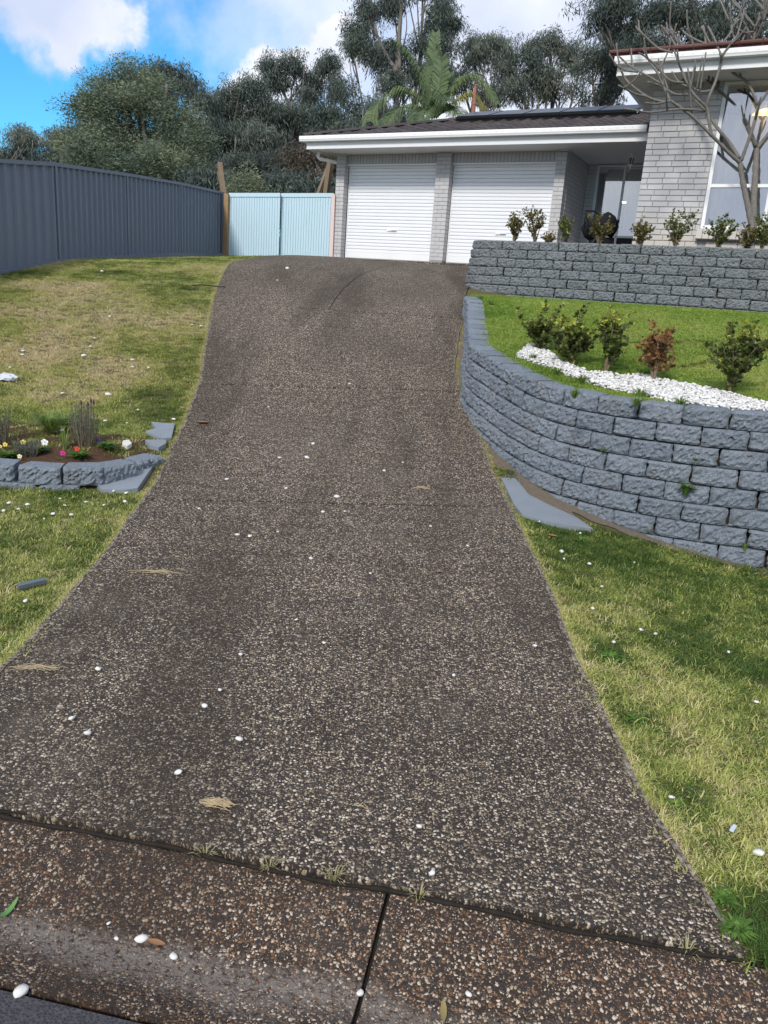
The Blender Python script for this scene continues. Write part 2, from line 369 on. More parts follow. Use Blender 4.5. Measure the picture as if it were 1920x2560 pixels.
def m_tl():
    M = Mat('dark_concrete_tile', .75, .3); r = M.rnd(); c = M.mix(r, (.045, .036, .036), (.075, .062, .06)); c = M.mix(M.mr(M.noise(12, 6, .7), .55, .75, 0, .5), c, (.13, .12, .115)); M.color(c); M.bump(M.noise(60, 4), .4, .006); return M.m
m_tile = m_tl()
m_redtile = paint('red_brown_tile', (.13, .052, .045), .75, .2)
def m_sol():
    M = Mat('solar_glass', .32, .12); M.color((.035, .045, .065)); return M.m
m_solar = m_sol()
def m_gl():
    M = Mat('window_glass', .02, .5)
    N, L = M.N, M.L
    g = M.n('ShaderNodeBsdfGlossy', {'Roughness': .015, 'Color': (.95, .97, 1, 1)}); t = M.n('ShaderNodeBsdfTransparent', {'Color': (.94, .96, .96, 1)})
    f = M.n('ShaderNodeFresnel', {'IOR': 1.9}).outputs[0]; f = M.math('MINIMUM', M.math('ADD', M.math('MULTIPLY', f, 2.0), .10), .9)
    x = M.n('ShaderNodeMixShader', {0: f}); L.new(t.outputs[0], x.inputs[1]); L.new(g.outputs[0], x.inputs[2]); L.new(x.outputs[0], N['Material Output'].inputs[0]); return M.m
m_glass = m_gl()
def m_cur():
    M = Mat('sheer_white_curtain', .9, .1); M.color((.84, .85, .85)); c = M.b
    t = M.n('ShaderNodeBsdfTranslucent', {0: (.7, .72, .72, 1)}); x = M.n('ShaderNodeMixShader', {0: .35}); M.L.new(c.outputs[0], x.inputs[1]); M.L.new(t.outputs[0], x.inputs[2]); M.L.new(x.outputs[0], M.N['Material Output'].inputs[0]); return M.m
m_curtain = m_cur()
def m_emit(name, c, s):
    M = Mat(name); M.color((.8, .7, .5)); M.b.inputs['Emission Color'].default_value = (*c, 1); M.b.inputs['Emission Strength'].default_value = s; return M.m
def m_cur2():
    M = Mat('shaded_sheer_curtain', .9, .1); M.color((.20, .22, .25)); return M.m  # white curtain coloured darker to imitate the dim porch pane
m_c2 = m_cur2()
m_lampglow = m_emit('lamp_glow', (1, .62, .25), 1.6)
m_reflection_glow = m_emit('downlight_reflection_glow', (1, .93, .8), 6)  # glow for the imitated lamp reflection in the porch glass
m_lantglass = paint('lantern_glass', (.10, .11, .12), .15, .05)
m_plastic = paint('grey_plastic', (.11, .13, .15), .5, .1)
m_deadleaf = paint('dead_leaf', (.26, .13, .06), .8, .25)
m_straw = paint('dry_straw', (.42, .33, .20), .9, .2)
FLOWER = {k: paint(k + '_petal', c, .6, .06, dirtamt=0) for k, c in dict(white=(.82, .82, .78), yellow=(.78, .62, .14), magenta=(.55, .03, .22), red=(.62, .07, .05), purple=(.05, .02, .14), cream=(.8, .76, .45)).items()}

# instancing of one stuff object by geometry nodes: points carry rotation, size and colour
def scatter(name, pts, rot, scl, col, protos, parent=None, kind='stuff'):
    n = len(pts); me = bpy.data.meshes.new(name); me.vertices.add(n); me.vertices.foreach_set('co', np.asarray(pts, np.float32).ravel())
    for an, ty, arr, fld in (('rot', 'FLOAT_VECTOR', rot, 'vector'), ('scl', 'FLOAT', scl, 'value'), ('col', 'FLOAT', col, 'value')):
        a = me.attributes.new(an, ty, 'POINT'); a.data.foreach_set(fld, np.asarray(arr, np.float32).ravel())
    o = link(name, me, parent)
    ng = bpy.data.node_groups.new(name, 'GeometryNodeTree')
    ng.interface.new_socket(name='Geometry', in_out='INPUT', socket_type='NodeSocketGeometry'); ng.interface.new_socket(name='Geometry', in_out='OUTPUT', socket_type='NodeSocketGeometry')
    N, L = ng.nodes, ng.links
    gi = N.new('NodeGroupInput'); go = N.new('NodeGroupOutput'); ip = N.new('GeometryNodeInstanceOnPoints'); jn = N.new('GeometryNodeJoinGeometry')
    for p in protos:
        oi = N.new('GeometryNodeObjectInfo'); oi.inputs['Object'].default_value = p; g2 = N.new('GeometryNodeGeometryToInstance')
        L.new(oi.outputs['Geometry'], g2.inputs[0]); L.new(g2.outputs[0], jn.inputs[0])
    def na(nm, ty):
        q = N.new('GeometryNodeInputNamedAttribute'); q.data_type = ty; q.inputs['Name'].default_value = nm; return q.outputs[0]
    e2r = N.new('FunctionNodeEulerToRotation'); L.new(na('rot', 'FLOAT_VECTOR'), e2r.inputs[0])
    L.new(gi.outputs[0], ip.inputs['Points']); L.new(jn.outputs[0], ip.inputs['Instance']); ip.inputs['Pick Instance'].default_value = True
    L.new(e2r.outputs[0], ip.inputs['Rotation']); L.new(na('scl', 'FLOAT'), ip.inputs['Scale']); L.new(ip.outputs[0], go.inputs[0])
    md = o.modifiers.new('scatter', 'NODES'); md.node_group = ng
    if kind: o['kind'] = kind
    return o
def proto(name, v, f, m, smooth=False): return bpy.data.objects.new(name, mesh(name, v, f, m, smooth))   # source shapes, never linked to the scene

# ================================================================== GROUND, DRIVEWAY
def grid(name, xs, ys, fn, m, off=0.0, kind='structure', smooth=True):
    X, Y = np.meshgrid(xs, ys, indexing='ij'); Z = fn(X, Y) + off
    v = np.stack([X, Y, Z], -1).reshape(-1, 3); ny = len(ys)
    f = [(i * ny + j, (i + 1) * ny + j, (i + 1) * ny + j + 1, i * ny + j + 1) for i in range(len(xs) - 1) for j in range(ny - 1)]
    o = link(name, mesh(name, v, f, m, smooth)); return tag(o, kind=kind)
def HB(x, y):                                   # broad ground: follows the block near by, nearly flat further off
    z = H(np.clip(x, -8, 8), np.clip(y, -6, 24))
    return z - .22 + np.clip(y - 24, 0, 80) * .012
gx = np.concatenate([np.linspace(-600, -30, 12), np.linspace(-26, 26, 40), np.linspace(30, 600, 12)])
gy = np.concatenate([np.linspace(-600, -20, 10), np.linspace(-16, 30, 70), np.linspace(34, 900, 16)])
grid('ground', gx, gy, HB, m_forest)
def lawn_mask_fn(x, y): return H(x, y)
tag(grid('lawn', np.arange(-9.5, 7.01, .125), np.arange(1.2, 24.01, .1), lambda x, y: np.where(y + .17 * x < 1.74, H(x, y) - .12, H(x, y)), m_thatch), kind='structure')

def ruled(Lp, Rp, n, zf, rag=None):
    """strip between two edge polylines with n columns; the surface follows zf"""
    v = []; f = []
    for k, (a, b) in enumerate(zip(Lp, Rp)):
        for j in range(n):
            p = np.asarray(a) * (1 - j / (n - 1)) + np.asarray(b) * (j / (n - 1))
            v.append((p[0], p[1], zf(p[0], p[1])))
    for k in range(len(Lp) - 1):
        for j in range(n - 1): f.append((k * n + j, k * n + j + 1, (k + 1) * n + j + 1, (k + 1) * n + j))
    return v, f
def slab(name, Lp, Rp, n, zf, thick, m, parent=None):
    v, f = ruled(Lp, Rp, n, zf); rows = len(Lp)
    edge = [j for j in range(n)] + [k * n + n - 1 for k in range(1, rows)] + [(rows - 1) * n + j for j in range(n - 2, -1, -1)] + [k * n for k in range(rows - 2, 0, -1)]
    b = len(v); v += [(v[i][0], v[i][1], v[i][2] - thick) for i in edge]; ne = len(edge)
    for i in range(ne): f.append((edge[(i + 1) % ne], edge[i], b + i, b + (i + 1) % ne))
    return link(name, mesh(name, v, f, m), parent)
drive = thing('driveway', 'steep dark exposed aggregate driveway rising from the street to the two garage doors', 'driveway', (0, 0, 0)); del drive['category']; tag(drive, kind='structure')
DZ = lambda x, y: H(x, y) + np.interp(y, [1.4, 2.2, 4.5], [.009, .014, .025])
HO = np.array([-1.73, 20.13, 2.28]); HA = R_(27.2)
HU = np.array([math.cos(HA), -math.sin(HA)]); HV = np.array([math.sin(HA), math.cos(HA)])
def hp(u, v): return HO[:2] + u * HU + v * HV
def edge_between(E, p0, p1, n):
    """points along an edge polyline from one y to another, ends given exactly"""
    ys = np.linspace(p0[1], p1[1], n); xs = np.interp(ys, E[:, 1], E[:, 0]); out = np.stack([xs, ys], 1)
    out[:, 0] += .005 * np.sin(ys * 5.1) + .003 * np.sin(ys * 13.7)
    return out
def atE(E, y): return (float(np.interp(y, E[:, 1], E[:, 0])), y)
joints = [((-1.56, 1.985), (.97, 1.555)), ((-1.64, 4.84), (.91, 5.18)), ((-1.87, 7.40), (.70, 7.66)), ((-2.39, 10.20), (.78, 10.20))]
gap = .011
for k in range(3):
    a, b = joints[k], joints[k + 1]; n = 26
    o = slab('slab', edge_between(LE, (a[0][0], a[0][1] + gap), (b[0][0], b[0][1] - gap), n), edge_between(RE, (a[1][0], a[1][1] + gap), (b[1][0], b[1][1] - gap), n), 14, DZ, .12, m_drive, drive)
# upper apron, split lengthways by a curved joint
crk = spline([(-.89, 10.21), (-.82, 11.5), (-.66, 12.8), (-.35, 14.5), (.1, 16.4), (.55, 17.9), (.93, 18.6)], 5)
top_l = hp(-.02, .05); top_r = hp(5.75, .02); mid = hp(2.83, -.02)
n = len(crk); ys = np.linspace(10.21, 19.95, n)
lft = np.stack([np.interp(ys, LE[:, 1], LE[:, 0]), ys], 1); lft[-1] = top_l
slab('slab', lft, crk + np.array([-.006, 0]), 12, DZ, .12, m_drive, drive)
ys = np.linspace(10.21, 17.35, n); rgt = np.stack([np.interp(ys, RE[:, 1], RE[:, 0]), ys], 1); rgt[-1] = top_r
slab('slab', crk + np.array([.006, 0]), rgt, 12, DZ, .12, m_drive, drive)
pts = [hp(u, .02) for u in np.linspace(0, 5.7, 12)]; pf = [mid + (p - mid) * 1.0 for p in pts]
slab('slab', [p + HV * .16 for p in pts], [p - HV * .03 for p in pts], 3, lambda x, y: 2.276, .1, m_drive, drive)
yy = np.linspace(1.9, 19.5, 90)
v, f = ruled([(float(np.interp(y, LE[:, 1], LE[:, 0])) + .03, y) for y in yy], [(float(np.interp(y, RE[:, 1], RE[:, 0])) - .03, y) for y in yy], 14, lambda x, y: H(x, y) + .006)
link('joint_bed', mesh('joint_bed', v, f, m_joint), drive)
def m_rimmat():
    M = Mat('worn_slab_edge', .92, .2); c = M.mix(M.mr(M.noise(55, 5, .7), .40, .62), (.035, .03, .026), (.32, .27, .22)); M.color(c); M.bump(M.noise(90, 4), .6, .006); return M.m
m_rim = m_rimmat()
for E_, sg in ((LE, 1), (RE, -1)):
    v = []; f = []; ys_ = np.arange(2.05 if sg > 0 else 1.66, 10.1, .035)
    for y in ys_:
        x = float(np.interp(y, E_[:, 1], E_[:, 0])) + .005 * math.sin(y * 5.1) + .003 * math.sin(y * 13.7); w_ = .016 + .006 * math.sin(y * 17) + .006 * math.sin(y * 41)
        v += [(x - sg * .012, y, float(DZ(x, y)) - .022), (x - sg * .002, y, float(DZ(x, y)) + .003), (x + sg * w_, y, float(DZ(x, y)) + .003)]
    for i in range(len(ys_) - 1):
        for j in range(2): q_ = (i * 3 + j, i * 3 + j + 1, (i + 1) * 3 + j + 1, (i + 1) * 3 + j); f.append(q_ if sg > 0 else q_[::-1])
    link('slab_edge', mesh('slab_edge', v, f, m_rim), drive)
# black rubber filler strip in the joint at the foot of the drive
b = MB(); t = np.linspace(-.6, 1.12, 60); pl = []
for q in t:
    x = -1.56 + (q + .6) / 1.72 * 2.53; y = 1.985 + (x + 1.56) / 2.53 * (-.43) - .008
    pl.append((x, y + .004 * math.sin(x * 9), .006 + .003 * math.sin(x * 21) + .003 * math.sin(x * 7)))
b.tube(pl, [.006 + .002 * math.sin(i * 1.7) for i in range(60)], 6); b.obj('joint_filler', m_joint, drive)

# crossing between the drive and the street: two slabs with a dished gutter
cross = thing('gutter_crossing', 'reddish brown exposed aggregate vehicle crossing with a dished gutter at the street', 'crossing', (0, 0, 0)); del cross['category']; tag(cross, kind='structure')
def XZ(x, y):
    s = y + .17 * x - 1.72
    return float(np.interp(s, [-.9, -.472, -.395, -.32, -.24, -.1, .02], [-.032, -.030, -.046, -.052, -.044, -.012, .004])) + .003 * math.sin(x * 6)
def cross_line(s, x0, x1, n): xs = np.linspace(x0, x1, n); return [(x, 1.715 + s - .17 * x) for x in xs]
ss = np.linspace(-.472, -.002, 22)
jx = lambda s: .083 + .2 * s
slab('slab', [(-3.2, 1.715 + s + .17 * 3.2) for s in ss], [(jx(s) - .006, 1.715 + s - .17 * (jx(s) - .006)) for s in ss], 26, XZ, .1, m_lay, cross)
slab('slab', [(jx(s) + .006, 1.715 + s - .17 * (jx(s) + .006)) for s in ss], [(3.2, 1.715 + s - .17 * 3.2) for s in ss], 26, XZ, .1, m_lay, cross)
v, f = ruled(cross_line(-.56, -3.3, 3.3, 12), cross_line(.05, -3.3, 3.3, 12), 8, lambda x, y: XZ(x, y) - .018)
link('joint_bed', mesh('joint_bed', v, [q[::-1] for q in f], m_joint), cross)
rd = [(-14, 1.72 - .508 + .17 * 14)] + cross_line(-.484, -3, 3, 20) + [(14, 1.72 - .508 - .17 * 14)]
v = []; f = []
for i, (x, y) in enumerate(rd):
    yj = y + .006 * math.sin(x * 17) + .004 * math.sin(x * 41)
    v += [(x, yj - 9, -.06), (x, yj - .6, -.02), (x, yj, -.026)]
for i in range(len(rd) - 1):
    for j in range(2): f.append((i * 3 + j, (i + 1) * 3 + j, (i + 1) * 3 + j + 1, i * 3 + j + 1))
tag(link('road', mesh('road', v, f, m_asphalt)), kind='structure')

# ================================================================== RETAINING WALLS
BH = .13; BL = .295
def block_variants(m, n=14, nu=17, nv=8, depth=.20, amp=.020):
    out = []
    for q in range(n):
        r = np.random.default_rng(100 + q); v = []; f = []; chip = [(r.integers(2), r.integers(2), r.uniform(.04, .14)) for _ in range(2)]
        h = BH - .009; w = BL - .010
        low = r.normal(0, 1, (5, 3))
        for i in range(nu):
            for j in range(nv):
                a = i / (nu - 1); c = j / (nv - 1)
                e = min(1, min(a, 1 - a) / .10) * .5 + .5 * min(1, min(a, 1 - a) / .05); g = min(1, min(c, 1 - c) / .13)
                bulge = -.022 + .022 * (e ** .6) * (.5 + .5 * g ** .7)
                big = 0
                for t in range(4): 
                    for s in range(2): big += low[t, s] * np.interp(a * 4, [t - 1, t, t + 1], [0, 1, 0]) * np.interp(c, [s - 1, s, s + 1], [0, 1, 0])
                d = bulge + (big * .0045 + r.normal(0, .0058)) * (.35 + .65 * min(e, g))
                x = (a - .5) * w + (r.normal(0, .002) if 0 < i < nu - 1 else r.normal(0, .003)); z = -h + c * h + (r.normal(0, .0025) if 0 < j < nv - 1 else 0)
                for ca, cc_, cs in chip:
                    dd_ = math.hypot((a - ca) * 1.6, (c - cc_) * .9)
                    if dd_ < cs * 2: d -= .022 * (1 - dd_ / (cs * 2))
                v.append((x, -d, z))                 # front faces -y
        for i in range(nu - 1):
            for j in range(nv - 1): f.append((i * nv + j, (i + 1) * nv + j, (i + 1) * nv + j + 1, i * nv + j + 1))
        ring = [i * nv for i in range(nu)] + [(nu - 1) * nv + j for j in range(1, nv)] + [i * nv + nv - 1 for i in range(nu - 2, -1, -1)] + [j for j in range(nv - 2, 0, -1)]
        b = len(v)
        for k in ring: v.append((v[k][0] * .80, depth, v[k][2]))
        L = len(ring)
        for k in range(L): f.append((ring[(k + 1) % L], ring[k], b + k, b + (k + 1) % L))
        f.append(tuple(b + k for k in range(L)))
        me = mesh('block', v, f, m); out.append(me)
    return out
def arc_param(pts):
    pts = np.asarray(pts); s = np.concatenate([[0], np.cumsum(np.linalg.norm(np.diff(pts[:, :2], axis=0), axis=1))]); return s
def retaining(name, label, top, courses, batter, m, ground, s_off=0.0, capmat=None, loc=None):
    top = np.asarray(top, float); root = thing(name, label, 'retaining wall', loc if loc is not None else (*top[len(top) // 2][:2], top[len(top) // 2][2] - courses * BH))
    L0 = Vector(root.location); s = arc_param(top); var = block_variants(m)
    t = np.gradient(top[:, :2], axis=0); t /= np.linalg.norm(t, axis=1)[:, None]; nrm = np.stack([t[:, 1], -t[:, 0]], 1)
    bv = []
    for i in range(len(top)):
        p = top[i, :2] - nrm[i] * .10; q = top[i, :2] + nrm[i] * (courses * batter - .10)
        bv += [(*p, top[i, 2] - .03), (*q, top[i, 2] - courses * BH)]
    link('backfill', mesh('backfill', [Vector(q) - L0 for q in bv], [(2 * i, 2 * i + 1, 2 * i + 3, 2 * i + 2) for i in range(len(top) - 1)], m_soil), root)
    if capmat:
        for me in var: pass
    cnt = 0
    for k in range(courses):
        out = k * batter
        # outward (right of the walking direction) offset of the top line
        t = np.gradient(top[:, :2], axis=0); t /= np.linalg.norm(t, axis=1)[:, None]; nrm = np.stack([t[:, 1], -t[:, 0]], 1)
        line = top.copy(); line[:, :2] += nrm * out; line[:, 2] -= k * BH
        sk = arc_param(line); q = (BL * .5 if k % 2 else 0) + s_off
        while q < sk[-1] - BL * .3:
            c = np.array([np.interp(q + BL / 2, sk, line[:, i]) for i in range(3)])
            a = np.array([np.interp(q, sk, line[:, i]) for i in range(3)]); bb = np.array([np.interp(q + BL, sk, line[:, i]) for i in range(3)])
            d = bb - a; yaw = math.atan2(d[1], d[0]); pit = math.atan2(d[2], math.hypot(d[0], d[1]))
            g = ground(c[0], c[1])
            if c[2] > g - .01:
                ln = math.hypot(d[0], d[1]) / BL
                o = link('block', var[int(rng.integers(len(var)))], root)
                o.location = Vector((a + bb) / 2) - L0 + Vector((rng.normal(0, .003), rng.normal(0, .003), rng.normal(0, .0015)))
                # mesh front is -y; walking direction is +x turned by yaw, so its right-hand side is the front
                o.rotation_euler = Euler((rng.normal(0, .012), -pit, yaw + rng.normal(0, .012)), 'XYZ'); o.scale = (max(.9, min(1.05, ln / 1.0)), 1, 1); cnt += 1
            q += BL
    return root, cnt
# lower wall: its top front edge, from the far end beside the drive round to the right
def edge_pt(px, py, z=None, y=None):
    r = ray(px, py); t = ((z - EYE[2]) / r[2]) if z is not None else (y - EYE[1]) / r[1]; return EYE + r * t
LW = [edge_pt(px, py, y=yy) for px, py, yy in [(1161, 735, 10.9), (1163.5, 743, 10.4), (1168, 752, 10.05), (1169, 765, 9.68), (1168, 779.6, 9.3), (1167, 794, 8.95), (1168, 806, 8.62), (1169, 819, 8.3), (1171, 832, 7.98), (1172, 845, 7.68), (1174, 862, 7.35)]]
LW += [edge_pt(px, py, y=y) for px, py, y in [(1206, 884, 6.9), (1246, 904, 6.52), (1280, 924, 6.28), (1318, 949, 6.05), (1359, 963, 5.86), (1411, 977, 5.70), (1493, 989, 5.50), (1583, 1004, 5.35), (1685, 1018, 5.2), (1805, 1026, 5.07), (1920, 1033, 4.98)]]
d = unit(LW[-1] - LW[-4]); LW += [LW[-1] + d * q for q in (.5, 1.1, 1.8)]
LW = np.array(LW); LW[:, 2] = np.convolve(np.pad(LW[:, 2], 2, mode='edge'), np.ones(5) / 5, 'valid')
LWs = spline(LW, 5)
lower, nlow = retaining('retaining_wall', 'lower curved blue-grey retaining wall of rough split blocks beside the driveway', LWs, 9, .007, m_block, lambda x, y: float(H(x, y)))
# upper wall: level, round the corner by the garage
UZ = 2.405
c0 = np.array([1.50, 12.31]); c1 = np.array([4.55, 10.59]); ud = unit(c1 - c0); un = np.array([-ud[1], ud[0]])
corner = c0 - ud * .28
arc = []
for a in np.linspace(0, 1, 9):
    th = a * R_(82); rad = .34
    cen = corner + un * rad
    arc.append(cen + rad * (-un * math.cos(th) - ud * math.sin(th)))
tail_dir = unit(arc[-1] - arc[-2])
back = [arc[-1] + tail_dir * q + np.array([.035, 0]) * q * q * .35 for q in (4.0, 3.2, 2.4, 1.6, .8, .3)]
UW = np.array([(*p, UZ) for p in back] + [(*p, UZ) for p in arc[::-1]] + [(*(c0 + ud * q), UZ) for q in np.arange(0, 5.6, .3)])
UWs = spline(UW, 3)

# terrace between the walls
lw2 = LWs[:, :2]; 
def H1(x, y):
    x = np.asarray(x, float); y = np.asarray(y, float); sh = x.shape; q = np.stack([x.ravel(), y.ravel()], 1)
    dd = ((q[:, None] - lw2[None]) ** 2).sum(-1); i = dd.argmin(1); d1 = np.sqrt(dd[np.arange(len(q)), i]); zt = LWs[i, 2]
    rel = q - c0; d2 = np.clip(-(rel @ un), 0.0, 9)
    t = np.clip(d1 / (d1 + d2 + 1e-6), 0, 1); z = (zt - .035) * (1 - t) + np.maximum(1.60, zt - .05) * t
    return z.reshape(sh)
upper, nup = retaining('retaining_wall', 'upper slate-grey retaining wall of rough split blocks below the house', UWs, 8, .015, m_block_up, lambda x, y: min(float(H(x, y)), 9) if x < 1.1 else float(H1(np.array([x]), np.array([y]))[0]), s_off=.1)
tn = np.gradient(LWs[:, :2], axis=0); tn /= np.linalg.norm(tn, axis=1)[:, None]; inn = np.stack([-tn[:, 1], tn[:, 0]], 1)
inner = LWs[:, :2] + inn * .12
poly = np.vstack([inner, [c0 + ud * 5.6 + un * .06, c0 - ud * .45 + un * .06]])
def inside(poly, x, y):
    r = np.zeros(np.shape(x), bool); n_ = len(poly)
    for i in range(n_):
        (xa, ya), (xb, yb) = poly[i], poly[i - 1]
        r ^= ((ya > y) != (yb > y)) & (x < (xb - xa) * (y - ya) / (yb - ya + 1e-12) + xa)
    return r
gxs = np.arange(.6, 6.6, .06); gys = np.arange(4.6, 12.9, .06); GX, GY = np.meshgrid(gxs, gys, indexing='ij'); GI = inside(poly, GX, GY); GZ = H1(GX, GY)
v = np.stack([GX, GY, GZ], -1).reshape(-1, 3); ny = len(gys); f = []
for i in range(len(gxs) - 1):
    for j in range(ny - 1):
        if GI[i, j] or GI[i + 1, j] or GI[i, j + 1] or GI[i + 1, j + 1]: f.append((i * ny + j, (i + 1) * ny + j, (i + 1) * ny + j + 1, i * ny + j + 1))
used = sorted({q for t in f for q in t}); ix = {q: k for k, q in enumerate(used)}
tag(link('terrace_lawn', mesh('terrace_lawn', [v[q] for q in used], [tuple(ix[q] for q in t) for t in f], m_thatch_green, True)), kind='structure')
# level garden strip behind the upper wall, up to the house
tz = UZ - .03
a_ = [UWs[i, :2] + .12 * np.array([-t[1], t[0]]) / np.linalg.norm(t) for i, t in enumerate(np.gradient(UWs[:, :2], axis=0))]
v = [(*p, tz) for p in a_]; nb_ = len(v); tgt = [hp(u, w) for u, w in zip(np.linspace(5.66, 11.5, nb_), np.linspace(.0, -2.6, nb_))]
v += [(*p, tz) for p in tgt]; f = [(i + 1, i, nb_ + i, nb_ + i + 1) for i in range(nb_ - 1)]
tag(link('garden_strip', mesh('garden_strip', v, f, m_soil)), kind='structure')

# blue painted concrete footing at the foot of the lower wall
def patch(name, poly, off, thick, m, parent=None, fn=None):
    """small flat slab lying on the ground, outline given in the plan"""
    fn = fn or H; n = len(poly); cx = sum(p[0] for p in poly) / n; cy = sum(p[1] for p in poly) / n
    top = [(p[0], p[1], float(fn(p[0], p[1])) + off) for p in poly]; v = top + [(p[0], p[1], p[2] - thick) for p in top] + [(cx, cy, float(fn(cx, cy)) + off)]
    f = [(i, (i + 1) % n, 2 * n) for i in range(n)] + [((i + 1) % n, i, n + i, n + (i + 1) % n) for i in range(n)]
    return link(name, mesh(name, v, f, m), parent)
def px_poly(pts): return [tuple(on_ground(*p)[:2]) for p in pts]
wedge = px_poly([(1130 + a / 4.1475, 1080 + b / 4.1475) for a, b in [(505, 515), (650, 520), (720, 600), (790, 690), (1000, 800), (1290, 930), (1455, 1045), (1250, 1022), (950, 972), (720, 890), (640, 800), (560, 630)]])
o = patch('concrete_footing', wedge, .03, .1, m_cap); tag(o, 'blue-grey painted concrete wedge between the driveway and the foot of the lower wall', 'footing')

m_dirt = m_soilmat('dry_dirt', (.10, .08, .06), (.30, .25, .19), 40)
yy = np.linspace(5.05, 11.6, 60); v, f = ruled([(float(xr(y)) - .03, y) for y in yy], [(float(xr(y)) + .5, y) for y in yy], 8, lambda x, y: float(H(x, y)) + .008)
tag(link('dirt_strip', mesh('dirt_strip', v, f, m_dirt, True)), kind='structure')
k_ = [i for i in range(len(LWs)) if LWs[i, 1] < 5.95]; tt_ = np.gradient(LWs[:, :2], axis=0); tt_ /= np.linalg.norm(tt_, axis=1)[:, None]; no_ = np.stack([tt_[:, 1], -tt_[:, 0]], 1)
v, f = ruled([LWs[i, :2] + no_[i] * -.05 for i in k_], [LWs[i, :2] + no_[i] * (.155 + .02 * math.sin(i * 1.3)) for i in k_], 6, lambda x, y: float(H(x, y)) + .008)
tag(link('dirt_strip', mesh('dirt_strip', v, [q[::-1] for q in f], m_dirt, True)), kind='structure')
# stone edging of the left flower bed
edg = thing('garden_edging', 'low blue-grey edging of rough stones round the left flower bed', 'garden edging', (-2.1, 5.1, float(H(-2.1, 5.0))))
ev = block_variants(m_block, 4, 17, 8, .17, .02)
def edge_stone(px, py, yaw, lift, sx=1.0, sz=1.0, sy=1.0):
    p = on_ground(px, py); o = link('stone', ev[int(rng.integers(4))], edg); o.location = Vector((p[0], p[1], float(H(p[0], p[1])) + lift)) - Vector(edg.location)
    o.rotation_euler = (0, R_(rng.normal(0, 1.5)), yaw); o.scale = (sx, sy, sz); return p
def stone_at(x0, y0, x1, y1, top, sz=1.0, tilt=0.0):
    o = link('stone', ev[int(rng.integers(4))], edg); cx, cy = (x0 + x1) / 2, (y0 + y1) / 2
    o.location = Vector((cx, cy, float(H(cx, cy - .05)) + top)) - Vector(edg.location); o.rotation_euler = (R_(rng.normal(0, 1)), R_(tilt), math.atan2(y1 - y0, x1 - x0))
    o.scale = (math.hypot(x1 - x0, y1 - y0) / BL, 1, sz)
for a in [(-3.05, 4.95, -2.765, 4.93, .165), (-2.755, 4.93, -2.475, 4.925, .165), (-2.455, 4.925, -2.165, 4.935, .162), (-2.155, 4.94, -1.905, 5.02, .160), (-1.915, 5.03, -1.745, 5.26, .135), (-1.77, 5.34, -1.66, 5.60, .09)]: stone_at(*a)
for a in [(-2.62, 4.925, -2.34, 4.92, .045), (-2.32, 4.925, -2.05, 4.95, .045), (-2.92, 4.93, -2.64, 4.925, .04)]: stone_at(*a)
o = patch('edging_slab', px_poly([(1000 - 1000 + X / 3.456, 1000 + Y / 3.456) for X, Y in [(830, 750), (1000, 700), (1180, 640), (1335, 585), (1290, 650), (1190, 800), (1080, 815), (880, 810)]]), .03, .1, m_cap, None); tag(o, 'wedge of blue-grey painted concrete below the flower bed stones, touching the driveway', 'footing')
o = patch('edging_slab', px_poly([(X / 3.456, 1000 + Y / 3.456) for X, Y in [(1255, 400), (1430, 395), (1435, 430), (1370, 470), (1300, 445)]]), .05, .1, m_cap, None); tag(o, 'small flat blue-grey stone at the end of the flower bed edging by the driveway', 'paving stone')
o = patch('edging_slab', px_poly([(X / 3.456, 1000 + Y / 3.456) for X, Y in [(1310, 225), (1400, 232), (1510, 240), (1480, 365), (1400, 372), (1260, 305), (1345, 280)]]), .035, .1, m_cap, None); tag(o, 'flat blue-grey painted slab set in the grass above the flower bed', 'paving stone')

# ================================================================== HOUSE
house = thing('brick_house', 'pale grey brick house with two white roller doors and a taller wing', 'house', HO, -HA)
def part(name, m, *boxes, parent=None):
    b = MB()
    for q in boxes: b.box(*q)
    return b.obj(name, m, parent or house)
CR = .086; BW = .24
_br = {}
def brick_mesh(l, d, h=.076):
    k = (round(l, 3), round(d, 3), round(h, 3))
    if k not in _br:
        b = MB(); c = .003
        x, y, z = l / 2, d, h / 2
        # slightly eased front edges
        v = [(-x, 0 + c, -z), (x, c, -z), (x, c, z), (-x, c, z), (-x + c, 0, -z + c), (x - c, 0, -z + c), (x - c, 0, z - c), (-x + c, 0, z - c), (-x, y, -z), (x, y, -z), (x, y, z), (-x, y, z)]
        f = [(4, 5, 6, 7), (0, 1, 5, 4), (1, 2, 6, 5), (2, 3, 7, 6), (3, 0, 4, 7), (1, 0, 8, 9), (2, 1, 9, 10), (3, 2, 10, 11), (0, 3, 11, 8)]
        _br[k] = mesh('brick', v, f, m_brick)
    return _br[k]
def brick(wall, x, z, l, d, y=0.0, h=.076):
    o = link('brick', brick_mesh(l, d, h), wall); o.location = (x, y - .004 + rng.normal(0, .0012), z + rng.normal(0, .0008)); return o
# brick piers between the doors
def pier(u0, u1, rows, z0, depth, pattern):
    w = part('brick_pier', m_mortar, (u0 + .014, u1 - .014, .004, depth - .004, z0 - .1, z0 + rows * CR))
    for r in range(rows):
        z = z0 + r * CR + .043
        for a, b in pattern[r % len(pattern)]: brick(w, u0 + (a + b) / 2, z, b - a - .008, depth)
    return w
pier(0, .24, 27, .0, .2, [[(0, .12), (.12, .24)], [(0, .24)]])
pier(2.66, 3.01, 27, .03, .2, [[(0, .115), (.115, .35)], [(0, .235), (.235, .35)]])
pier(5.43, 5.66, 27, .0, .24, [[(0, .115), (.115, .23)], [(0, .23)]])
